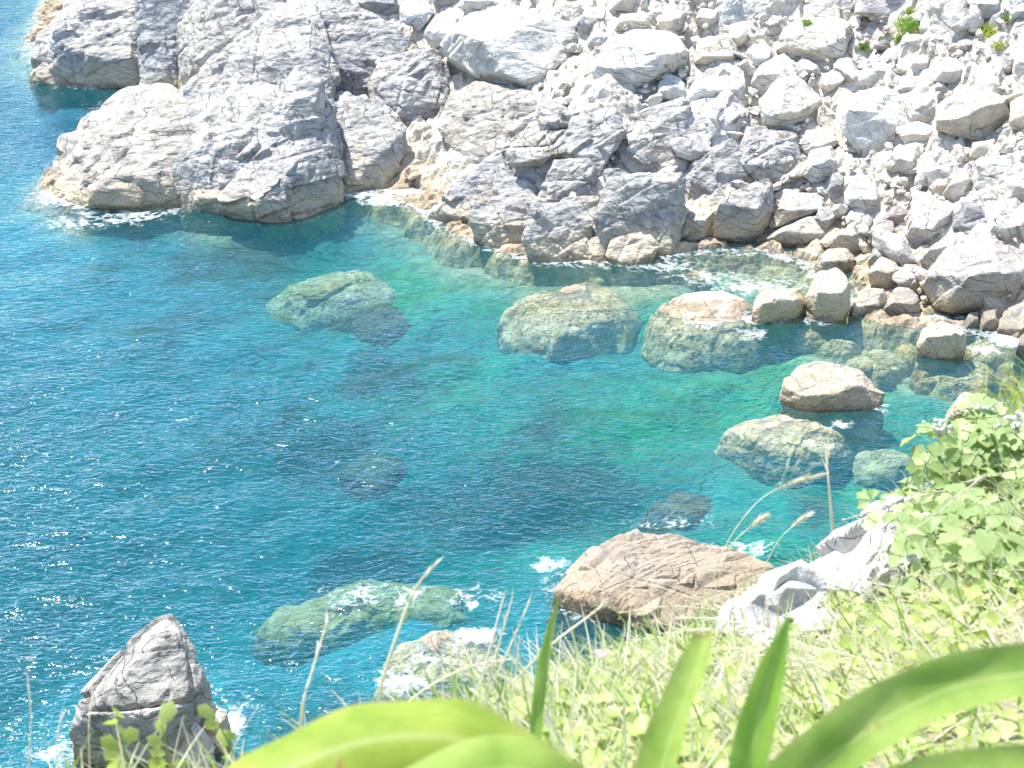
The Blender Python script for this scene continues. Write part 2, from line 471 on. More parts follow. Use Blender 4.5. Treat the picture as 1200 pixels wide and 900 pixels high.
FOAM = [(105, 228, 55, 14, 1.0), (80, 200, 22, 26, 0.75), (150, 250, 60, 14, 0.5), (200, 236, 50, 12, 0.55), (90, 260, 60, 14, 0.35), (115, 97, 38, 6, 0.9), (60, 68, 14, 8, 0.6), (130, 130, 40, 20, 0.3),
        (480, 216, 50, 12, 1.0), (530, 196, 24, 16, 1.0), (455, 234, 40, 8, 0.6), (520, 243, 40, 9, 0.8), (590, 282, 50, 8, 0.7), (670, 300, 50, 8, 0.9), (330, 246, 60, 7, 0.5), (415, 228, 40, 7, 0.6),
        (885, 335, 70, 14, 0.42), (830, 325, 60, 12, 0.36), (775, 312, 50, 10, 0.42), (950, 305, 30, 8, 0.4), (880, 392, 24, 10, 0.45), (895, 372, 40, 8, 0.6), (960, 376, 30, 6, 0.4),
        (825, 372, 22, 12, 0.8), (960, 472, 40, 8, 0.4), (985, 497, 14, 5, 0.6), (960, 520, 24, 7, 0.4), (1030, 478, 14, 8, 0.5),
        (790, 612, 60, 12, 0.34), (870, 645, 60, 10, 0.45), (655, 685, 26, 22, 0.36), (700, 720, 60, 10, 0.45), (640, 660, 30, 12, 0.5),
        (560, 745, 32, 10, 0.75), (500, 770, 60, 22, 0.3), (440, 700, 100, 20, 0.32), (560, 700, 40, 16, 0.4), (470, 800, 50, 16, 0.5),
        (270, 845, 20, 30, 0.6), (80, 880, 50, 20, 0.45), (1180, 398, 26, 10, 0.8), (1155, 410, 20, 6, 0.6), (1100, 372, 40, 6, 0.4), (1140, 488, 30, 8, 0.5), (680, 385, 40, 14, 0.2), (400, 340, 40, 14, 0.2)]
foam = blob(V[:, 0], V[:, 1], FOAM)
edge = np.exp(-(np.abs(sdist(V[:, 0], V[:, 1]) + 0.6) / 0.6) ** 2) * 0.45
foam = np.maximum(foam * 1.25, edge)
a = me.attributes.new('foam', 'FLOAT', 'POINT'); a.data.foreach_set('value', foam.astype(np.float32))
m = NT('clear_sea_water')
pos = m.n('ShaderNodeNewGeometry').outputs['Position']
mp = m.n('ShaderNodeMapping'); m.l(pos, mp.inputs[0]); mp.inputs['Rotation'].default_value = (0, 0, R(-35)); mp.inputs['Scale'].default_value = (0.75, 1.5, 1)
h1 = m.noise(mp.outputs[0], 1.7, 2, 0.5, 0.8)
h2 = m.noise(mp.outputs[0], 4.6, 2, 0.6, 0.8)
gust = m.rng(m.noise(pos, 0.10, 3), 0.35, 0.65, 0.55, 1.2)
hh = m.mth('MULTIPLY', m.mth('ADD', m.mth('MULTIPLY', h1, 1.0), m.mth('MULTIPLY', h2, 0.30)), gust)
bp = m.n('ShaderNodeBump'); bp.inputs['Strength'].default_value = 1.0; bp.inputs['Distance'].default_value = 0.075; m.l(hh, bp.inputs['Height'])
h3 = m.mth('MULTIPLY', m.mth('ADD', h1, m.mth('MULTIPLY', h2, 0.75)), gust)
bq = m.n('ShaderNodeBump'); bq.inputs['Strength'].default_value = 1.0; bq.inputs['Distance'].default_value = 0.17; m.l(h3, bq.inputs['Height'])
fr = m.n('ShaderNodeFresnel'); fr.inputs['IOR'].default_value = 1.33; m.l(bq.outputs[0], fr.inputs['Normal'])
gl = m.n('ShaderNodeBsdfGlossy'); gl.inputs['Roughness'].default_value = 0.10; m.l(bp.outputs[0], gl.inputs['Normal']); gl.inputs[0].default_value = (0.56, 0.62, 0.68, 1)
tr = m.n('ShaderNodeBsdfTransparent'); tr.inputs[0].default_value = (0.97, 1, 1, 1)
df = m.n('ShaderNodeBsdfDiffuse'); df.inputs[0].default_value = (0.004, 0.19, 0.25, 1); m.l(bq.outputs[0], df.inputs['Normal'])
body = m.mixs(0.18, tr.outputs[0], df.outputs[0])
surf = m.mixs(fr.outputs[0], body, gl.outputs[0])
af = m.n('ShaderNodeAttribute', attribute_name='foam').outputs['Fac']
fn = m.noise(pos, 2.2, 5, 0.78, 0.5); fv = m.n('ShaderNodeTexVoronoi', feature='DISTANCE_TO_EDGE')
wv = m.n('ShaderNodeVectorMath', operation='MULTIPLY_ADD'); nz = m.n('ShaderNodeTexNoise'); m.l(pos, nz.inputs['Vector']); nz.inputs['Scale'].default_value = 1.2; nz.inputs['Detail'].default_value = 5
m.l(nz.outputs['Color'], wv.inputs[0]); wv.inputs[1].default_value = (1.6, 1.6, 0); m.l(pos, wv.inputs[2]); m.l(wv.outputs[0], fv.inputs['Vector']); fv.inputs['Scale'].default_value = 2.4
lace = m.rng(fv.outputs['Distance'], 0.0, 0.25, 0.14, -0.14)
fm = m.mth('ADD', m.mth('ADD', af, m.mth('MULTIPLY', m.mth('SUBTRACT', fn, 0.5), 1.9)), lace)
fm = m.mth('MULTIPLY', m.rng(fm, 0.35, 1.15), m.rng(af, 0.1, 0.3))
fd = m.n('ShaderNodeBsdfDiffuse'); fd.inputs[0].default_value = (0.85, 0.87, 0.87, 1)
m.l(m.mixs(m.mth('MULTIPLY', fm, 0.9), surf, fd.outputs[0]), m.out.inputs[0])
va = m.n('ShaderNodeVolumeAbsorption'); va.inputs['Color'].default_value = (0.48, 0.78, 0.765, 1); va.inputs['Density'].default_value = 0.40
m.l(va.outputs[0], m.out.inputs['Volume'])
link('sea', me, m.m, kind='structure')

# ------------------------------------------------------------------ rocks
ICO = {}
def ico(sub):
    if sub not in ICO:
        bm = bmesh.new(); bmesh.ops.create_icosphere(bm, subdivisions=sub, radius=1)
        ICO[sub] = (np.array([v.co[:] for v in bm.verts]), np.array([[v.index for v in f.verts] for f in bm.faces]))
        bm.free()
    return ICO[sub]

def hull_planes(P):
    bm = bmesh.new()
    for p in P: bm.verts.new(p)
    r = bmesh.ops.convex_hull(bm, input=bm.verts)
    bmesh.ops.delete(bm, geom=[g for g in r['geom_interior'] if isinstance(g, bmesh.types.BMVert)], context='VERTS')
    bm.normal_update()
    N = np.array([f.normal[:] for f in bm.faces]); H = np.array([f.normal.dot(f.verts[0].co) for f in bm.faces])
    bm.free()
    ok = H > 1e-4
    return N[ok], H[ok]

def carve(P, sub, style, seed, rough=1.0, joint=1.2):
    """dense rock surface round the origin: hull of P, joints, facets and grain"""
    P = np.asarray(P)
    N, H = hull_planes(P)
    E, U = np.linalg.eigh(np.cov(P.T))
    I, Fc = ico(sub)
    d = (I * np.sqrt(np.maximum(E, E.max() * 0.08))) @ U.T
    if np.linalg.det(U) < 0: Fc = Fc[:, ::-1]
    d = d / np.linalg.norm(d, axis=1)[:, None]
    rr = random.Random(seed)
    # knock corners off with flat breaks
    for k in range({'boulder': 8, 'block': 5, 'strata': 6, 'sunk': 4}[style]):
        dv = np.array([rr.gauss(0, 1) for _ in range(3)]); dv /= np.linalg.norm(dv)
        N = np.vstack([N, dv]); H = np.append(H, (P @ dv).max() * (rr.uniform(0.88, 0.99) if style in ('block', 'strata') else rr.uniform(0.68, 0.94)))
    q = np.maximum(d @ N.T, 1e-6) / H
    pw = {'boulder': 70, 'block': 120, 'strata': 90, 'sunk': 14}[style]
    qm = q.max(1)
    r = 1 / (qm * ((q / qm[:, None]) ** pw).sum(1) ** (1 / pw))
    V = d * r[:, None]
    s = float(np.sqrt(E.mean())) * 1.8
    W = V + seed * 3.17
    disp = 0.03 * s * fbm(W * 1.1 / s, 3, seed) * rough
    wob = 0.10 * fbm(W * 1.3 / s, 3, seed + 4) * s
    fs = Fc[::max(1, len(Fc) // 300)]
    ed = float(np.linalg.norm(V[fs[:, 0]] - V[fs[:, 1]], axis=1).mean())
    def grooves(n, depth, width, lo=-0.8, hi=0.8):
        out = 0
        for k in range(n):
            dv = np.array([rr.gauss(0, 1) for _ in range(3)]); dv /= np.linalg.norm(dv)
            e = V @ dv + wob - rr.uniform(lo, hi) * 0.45 * s
            step = rr.uniform(-1, 1) * 0.5 * depth
            out = out - depth * np.clip(1 - np.abs(e) / max(width, 1.3 * ed), 0, 1) + step * np.clip(e / (1.6 * ed), -1, 1)
        return out
    if style in ('block', 'strata'):
        rot = np.array(Matrix.Rotation(0.45 + rr.uniform(-.25, .25), 3, 'Y') @ Matrix.Rotation(0.75 + rr.uniform(-.25, .25), 3, 'X') @ Matrix.Rotation(0.5 + rr.uniform(-.4, .4), 3, 'Z'))
        sz = (joint * 1.6, joint * 1.1, joint * (0.35 if style == 'strata' else 0.8))
        bv, bd = bricks(W, rot, sz, seed, 0.28 if style == 'strata' else 0.12)
        rmp = np.clip(bd / (2.2 * ed), 0, 1)
        disp = disp + (np.abs(bv - 0.35) ** 1.4 * np.sign(bv - 0.35)) * 0.5 * joint * rough * rmp - 0.05 * joint * np.clip(1 - bd / max(0.07, 1.5 * ed), 0, 1)
        rot2 = rot @ np.array(Matrix.Rotation(0.6, 3, 'Z') @ Matrix.Rotation(0.3, 3, 'X'))
        sz2 = (joint * 0.8, joint * 0.5, joint * (0.14 if style == 'strata' else 0.34))
        bv, bd = bricks(W, rot2, sz2, seed + 11, 0.2)
        gate = np.clip(0.5 + 2.5 * fbm(W * 0.5 / joint, 2, seed + 21), 0.1, 1)
        disp = disp + ((bv - 0.35) * 0.14 * joint * rough * np.clip(bd / (1.8 * ed), 0, 1) - 0.02 * joint * np.clip(1 - bd / max(0.05, 1.2 * ed), 0, 1)) * gate
        disp = disp + grooves(2, 0.016 * s, 0.045)
    else:
        f1, f2, cid, off = worley(W * 1.5 / s, seed + 2)
        g = np.stack([np.sin(cid * 91), np.sin(cid * 57 + 1), np.sin(cid * 33 + 2)], -1)
        disp = disp + ((off * g).sum(-1) * 0.06 + (cid - 0.5) * 0.03) * s * rough * np.clip((f2 - f1) / (3.0 * ed / s + 0.05), 0, 1)
        # thin bedding ribs
        bdv = np.array([rr.uniform(-.6, .6), rr.uniform(-.6, .6), 1]); bdv /= np.linalg.norm(bdv)
        e = (V @ bdv) / s + 0.10 * fbm(W * 1.6 / s, 3, seed + 3)
        rib = hsh(np.floor(e * 16).astype(np.int64), e.astype(np.int64) * 0, e.astype(np.int64) * 0, seed)
        gate = np.clip(0.3 + 2.2 * fbm(W * 1.2 / s, 2, seed + 23), 0, 1)
        if style == 'boulder': disp = disp + (rib - 0.5) * 0.03 * s * rough * gate
        else: disp = disp + 0.07 * s * fbm(W * 3.2 / s, 4, seed + 31, 0.6)
        disp = disp + grooves(2 if style == 'boulder' else 1, 0.016 * s, 0.03)
    disp = disp + 0.03 * min(s, 1.6) * fbm(W * 5 / max(min(s, 2), 0.4), 4, seed + 9, 0.6) * rough
    return V + d * disp[:, None], Fc

ALLPOLY = []
seedc = [100]
def rock(name, poly, label, cat='boulder', kind='b', sub=5, style='boulder', mat=None, tint=(1, 1, 1), slope=None, z0=0.0, bulge=0.34, deep=0.5, lift=0.0, shift=0.12,
         rough=1.0, joint=1.0, group=None, dist=None, seed=None, flat=True, ridge=None):
    poly = np.array(poly, float)
    if style in ('block', 'strata') and kind in 'ob' and dist is None:   # neighbours of one ledge run into each other
        poly = (poly - poly.mean(0)) * 1.07 + poly.mean(0)
        if bulge == 0.34: bulge = 0.2
    if kind == 'u': poly = (poly - poly.mean(0)) * 1.06 + poly.mean(0)
    seedc[0] += 1
    sd_ = seed or seedc[0]
    rr = random.Random(sd_)
    cpx = (poly.min(0) + poly.max(0)) / 2
    x0, y0 = poly.min(0); x1, y1 = poly.max(0)
    if dist is not None:
        A = at_d(cpx[0], cpx[1], dist); sl = 45 if slope is None else slope
    elif kind == 'b':
        A = hit(cpx[0], y1 - 0.3 * (y1 - y0)); A[2] += lift; sl = 52 if slope is None else slope
    elif kind == 'u':
        A = at_z(cpx[0], cpx[1], z0); sl = 4 if slope is None else slope
    else:                                            # standing in the water: lowest outline point at z0
        k = poly[:, 1].argmax(); A = at_z(poly[k, 0], poly[k, 1], z0); sl = 42 if slope is None else slope
    yaw = R(rr.uniform(-22, 22)) if kind != 'u' else 0.0
    n = np.array([-math.sin(yaw) * math.sin(R(sl)), -math.cos(yaw) * math.sin(R(sl)), math.cos(R(sl))])
    def onplane(A):
        out = []
        for x, y in poly:
            d = ray(x, y); t = ((A - CAM) @ n) / (d @ n); out.append(CAM + d * t)
        return np.array(out)
    pts = onplane(A)
    wv_, hv = np.ptp(pts @ RT), np.ptp(pts @ np.cross(n, RT))
    sz = min(wv_, hv)
    if kind == 'u':                                  # z0 is the height of its top
        A = at_z(cpx[0], cpx[1], z0 - bulge * sz); pts = onplane(A)
    c = (pts.min(0) + pts.max(0)) / 2
    v = -ray(*cpx)
    fd_ = v * 0.75 + n * 0.25
    if kind == 'u': fd_ = n
    fd_ = fd_ / np.linalg.norm(fd_)
    upv = np.cross(RT, n)
    allp = list(pts)
    bg_ = bulge * sz
    idx = list(range(len(pts))); rr.shuffle(idx)
    if ridge is None and style == 'boulder' and kind in 'be' and dist is None:
        w_, h_ = x1 - x0, y1 - y0
        ridge = [(x0 + f * w_ + rr.uniform(-.06, .06) * w_, y0 + rr.uniform(0.38, 0.62) * h_, rr.uniform(0.75, 1.15) * bulge * 1.2) for f in (0.2, 0.5, 0.8)]
    if ridge is not None:
        for rx, ry, kf in ridge:
            d = ray(rx, ry); t = ((A - CAM) @ n) / (d @ n); allp.append(CAM + d * t - d * kf * sz)
    for j, i_ in enumerate(idx):
        p = pts[i_]
        if (ridge is None and j < max(3, len(pts) // 2)) or kind == 'u':
            k = rr.uniform(0.45, 0.85)
            allp.append(c + (p - c) * k + fd_ * bg_ * rr.uniform(0.6, 1.1) + upv * shift * hv * 0.5)
        k = rr.uniform(0.7, 0.95)
        allp.append(c + (p - c) * k - fd_ * deep * sz * rr.uniform(0.8, 1.1))
    if kind == 'o':                                  # apron running out under the water
        for p in pts:
            if p[2] < A[2] + 0.25 * hv:
                f = p + np.array([0.15 * (p[0] - c[0]), -0.35 - 0.25 * p[2], 0]); f[2] = -1.3; allp.append(f)
                g = p * 1.0; g[1] -= 0.25; g[2] = min(g[2], 0.25); allp.append(g)
    if kind in 'ue':                                 # footing reaches down to the bed
        zb = float(zland(np.array([c[0]]), np.array([c[1]]))[0]) - 0.4
        for p in pts:
            f = c + (p - c) * (rr.uniform(1.1, 1.35) if kind == 'u' else rr.uniform(1.0, 1.12)); f[2] = min(zb, f[2] - 0.5); f[1] -= (0.10 if kind == 'e' else 0.0) * (p[2] - f[2])
            allp.append(f)
    c0 = np.mean(allp, 0)
    V, Fc = carve(np.array(allp) - c0, sub, style, sd_, rough, joint)
    me = mesh_np(name, V, Fc, not flat)
    o = link(name, me, mat or ROCK, None, tuple(c0), label=label, category=cat, group=group)
    o.color = (*tint, 1)
    ALLPOLY.append(poly)
    return o
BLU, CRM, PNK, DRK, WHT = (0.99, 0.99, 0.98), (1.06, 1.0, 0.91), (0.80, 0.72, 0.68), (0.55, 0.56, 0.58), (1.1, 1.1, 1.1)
# --- far headland
OC = dict(cat='rock outcrop', style='block', mat=BED)
rock('rock_outcrop', [(48, 68), (56, 38), (84, 4), (110, -40), (168, -45), (172, 88), (150, 98), (100, 88)], 'layered grey outcrop at the tip of the far headland, tan at its waterline', kind='o', slope=38, sub=6, joint=1.5, bulge=0.25, **OC)
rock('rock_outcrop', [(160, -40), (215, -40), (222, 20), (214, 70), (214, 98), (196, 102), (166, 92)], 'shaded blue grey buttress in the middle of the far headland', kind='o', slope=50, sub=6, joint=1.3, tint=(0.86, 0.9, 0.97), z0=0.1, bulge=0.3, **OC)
rock('rock_outcrop', [(204, 40), (214, 18), (250, -20), (330, -40), (332, 8), (300, 35), (262, 58), (238, 82), (214, 92)], 'rounded cracked grey outcrop overhanging the dark cleft between the two headlands', kind='o', slope=44, sub=6, joint=1.2, tint=BLU, z0=0.6, bulge=0.3, **OC)
# --- near headland
rock('rock_outcrop', [(74, 205), (80, 165), (118, 136), (152, 106), (196, 100), (236, 125), (240, 190), (205, 218), (150, 222), (104, 238), (84, 228)], 'low tan and grey nose of the near headland washed by white surf', kind='o', slope=26, sub=6, joint=1.3, bulge=0.2, tint=(0.98, 0.95, 0.9), **OC)
rock('rock_outcrop', [(186, 212), (200, 150), (240, 112), (300, 100), (384, 112), (382, 190), (352, 232), (300, 247), (240, 238)], 'cracked pale grey foot of the near headland beside the deep vertical crack', kind='o', slope=36, sub=7, joint=1.1, bulge=0.18, **OC)
rock('rock_outcrop', [(196, 134), (228, 92), (280, 46), (324, 8), (368, 8), (384, 60), (386, 122), (330, 134), (260, 144)], 'broad cracked pale shoulder forming the crest of the near headland', kind='o', z0=2.0, slope=34, sub=7, joint=1.0, bulge=0.2, **OC)
rock('rock_outcrop', [(316, 120), (348, 82), (379, 92), (381, 150), (374, 186), (346, 204), (320, 172)], 'smooth white buttress standing left of the deep vertical crack', kind='o', z0=1.2, slope=44, sub=6, joint=1.2, bulge=0.3, tint=WHT, **OC)
rock('rock_outcrop', [(210, 116), (256, 66), (298, 58), (300, 108), (262, 128), (226, 134)], 'stepped pale blocks on the seaward shoulder of the near headland', kind='o', z0=2.4, slope=42, sub=6, joint=0.8, bulge=0.28, **OC)
rock('rock_outcrop', [(206, 196), (246, 150), (300, 140), (318, 180), (312, 222), (262, 232), (222, 220)], 'slanting layered slab low on the face of the near headland', kind='o', z0=0.35, slope=46, sub=6, cat='rock outcrop', style='strata', joint=0.9, bulge=0.22, mat=BED)
rock('rock_outcrop', [(92, 214), (112, 184), (150, 168), (176, 196), (150, 216), (112, 232)], 'dark broken lump on the nose of the near headland above the surf', kind='o', z0=0.2, slope=36, sub=6, joint=0.6, bulge=0.3, tint=(0.66, 0.63, 0.6), **OC)
rock('rock_outcrop', [(376, 118), (400, 108), (446, 122), (474, 150), (446, 198), (405, 218), (374, 216)], 'cracked pale slab across the vertical crack from the dome of the near headland', kind='o', slope=40, sub=6, joint=0.9, bulge=0.2, tint=BLU, **OC)
rock('rock_outcrop', [(346, 18), (368, -5), (412, 4), (448, 24), (476, 46), (470, 66), (430, 88), (384, 72)], 'pale wedge shaped outcrop on the crest of the near headland', kind='b', slope=45, sub=6, joint=0.8, lift=0.8, **OC)
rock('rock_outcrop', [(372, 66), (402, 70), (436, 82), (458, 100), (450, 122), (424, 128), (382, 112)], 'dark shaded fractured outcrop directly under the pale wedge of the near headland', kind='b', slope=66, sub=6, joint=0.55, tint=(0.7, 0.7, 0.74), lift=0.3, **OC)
rock('rock_outcrop', [(432, 100), (446, 72), (500, 56), (524, 76), (530, 118), (514, 148), (462, 142), (438, 126)], 'thinly layered rough outcrop below the largest white boulder', kind='b', slope=50, sub=6, joint=0.7, cat='rock outcrop', style='strata', mat=BED, lift=0.3)
rock('rock_outcrop', [(424, 198), (436, 146), (504, 138), (545, 150), (556, 178), (520, 198), (470, 204)], 'tan fractured bedrock ledge dipping into the white foam', kind='o', slope=24, z0=0.15, sub=6, joint=0.6, bulge=0.16, tint=CRM, cat='rock outcrop', style='strata', mat=BED)
rock('rock_outcrop', [(516, 150), (528, 112), (560, 98), (612, 106), (648, 118), (630, 142), (596, 158), (588, 190), (548, 190)], 'brownish layered bedrock between the largest white boulder and the overhanging block', kind='b', slope=36, sub=6, joint=0.6, bulge=0.18, tint=(1.0, 0.96, 0.9), cat='rock outcrop', style='strata', mat=BED)
# --- jointed bedrock along the cove
rock('rock_outcrop', [(590, 176), (604, 146), (642, 127), (664, 140), (668, 178), (654, 190), (622, 190), (594, 197)], 'blue grey block overhanging a square dark recess', kind='b', slope=62, joint=1.6, bulge=0.45, tint=BLU, lift=0.9, sub=6, **{**OC, 'cat': 'rock block'})
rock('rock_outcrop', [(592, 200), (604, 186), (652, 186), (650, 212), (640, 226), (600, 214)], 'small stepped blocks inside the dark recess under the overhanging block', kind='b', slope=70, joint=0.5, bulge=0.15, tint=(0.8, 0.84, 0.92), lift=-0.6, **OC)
rock('rock_outcrop', [(505, 248), (530, 222), (566, 190), (588, 178), (592, 236), (570, 252), (530, 256)], 'streaky grey wedge of bedrock rising from the foam to the overhanging block', kind='o', slope=38, z0=0.0, joint=0.8, sub=6, tint=(0.95, 0.97, 1.0), **OC)
rock('rock_outcrop', [(586, 234), (592, 206), (616, 212), (634, 230), (624, 238)], 'smooth slanting slab below the dark recess', kind='b', slope=44, joint=1.6, bulge=0.2, tint=(0.95, 0.97, 1.0), **OC)
rock('rock_outcrop', [(548, 252), (560, 240), (592, 234), (642, 234), (640, 268), (616, 284), (580, 276)], 'tan footed bedrock ledge at the water under the slanting slab', kind='o', slope=44, joint=0.7, sub=6, **OC)
rock('rock_outcrop', [(630, 236), (652, 190), (688, 186), (698, 200), (698, 240), (640, 240)], 'pale squared bedrock column beside the dark recess', kind='b', slope=56, joint=0.75, sub=6, tint=BLU, lift=0.2, **OC)
rock('rock_outcrop', [(614, 282), (622, 240), (698, 236), (697, 262), (690, 296), (664, 302), (640, 292)], 'grey jointed bedrock face with tan base standing in the cove water', kind='o', slope=56, joint=0.8, sub=6, tint=BLU, **OC)
rock('rock_outcrop', [(662, 176), (670, 138), (724, 126), (732, 148), (714, 184), (702, 206), (672, 192)], 'pale slab split from its neighbour by a long diagonal fissure', kind='b', slope=46, joint=1.2, sub=6, lift=0.3, **OC)
rock('rock_outcrop', [(722, 166), (744, 138), (796, 118), (810, 124), (802, 160), (738, 168)], 'bright flat topped slab above the squared grey bedrock wall', kind='b', slope=40, joint=1.0, sub=6, lift=0.3, **OC)
rock('rock_outcrop', [(714, 208), (720, 178), (736, 164), (796, 158), (800, 204)], 'squared grey bedrock wall with blue shaded front below the bright slab', kind='b', slope=58, joint=1.1, sub=6, tint=BLU, lift=0.3, **OC)
rock('rock_outcrop', [(698, 258), (716, 206), (798, 203), (800, 250), (784, 290), (742, 278)], 'tall jointed grey bedrock face cut by straight horizontal cracks', kind='o', slope=55, z0=0.1, joint=1.0, sub=6, tint=BLU, **OC)
rock('rock_outcrop', [(692, 292), (698, 258), (740, 264), (764, 288), (738, 304), (704, 303)], 'smooth grey triangular slab with tan foot at the waterline', kind='o', slope=48, joint=1.4, sub=6, tint=BLU, **OC)
rock('boulder', [(794, 284), (800, 256), (816, 240), (838, 242), (832, 266), (818, 284)], 'small rounded grey block at the water beside the egg shaped boulder', kind='e', slope=50, tint=BLU, mat=BED)
rock('boulder', [(830, 276), (846, 240), (868, 216), (892, 201), (906, 214), (907, 238), (888, 274), (858, 282)], 'long egg shaped smooth grey boulder leaning at the waterline', kind='e', slope=48, sub=6, mat=BED, tint=BLU, rough=0.6, deep=0.5)
rock('boulder', [(894, 266), (904, 246), (944, 220), (968, 224), (976, 248), (944, 258), (906, 268)], 'flat grey slab lying on top of a wider slab at the water', kind='b', slope=46, mat=BED, tint=BLU, rough=0.7)
rock('boulder', [(892, 278), (928, 256), (974, 250), (987, 262), (966, 287), (920, 283)], 'wide grey slab with dark undercut face at the water edge', kind='e', slope=50, mat=BED, tint=(0.9, 0.94, 0.98), rough=0.7)
rock('rock_outcrop', [(806, 242), (800, 208), (826, 182), (856, 164), (882, 196), (858, 222), (842, 242)], 'thinly split grey outcrop with parallel cracks behind the egg shaped boulder', kind='b', slope=52, joint=0.6, sub=6, cat='rock outcrop', style='strata', mat=BED, tint=BLU)
rock('rock_outcrop', [(858, 188), (878, 150), (932, 158), (938, 186), (908, 228), (886, 202)], 'rough pale outcrop above the tip of the egg shaped boulder', kind='b', slope=46, joint=0.7, sub=6, cat='rock outcrop', style='strata', mat=BED)
rock('rock_outcrop', [(798, 156), (810, 124), (850, 114), (872, 130), (862, 164), (832, 186), (806, 172)], 'lumpy white outcrop right behind the thinly split grey outcrop', kind='b', slope=44, joint=0.9, sub=6, cat='rock outcrop', style='block', mat=SCREE)

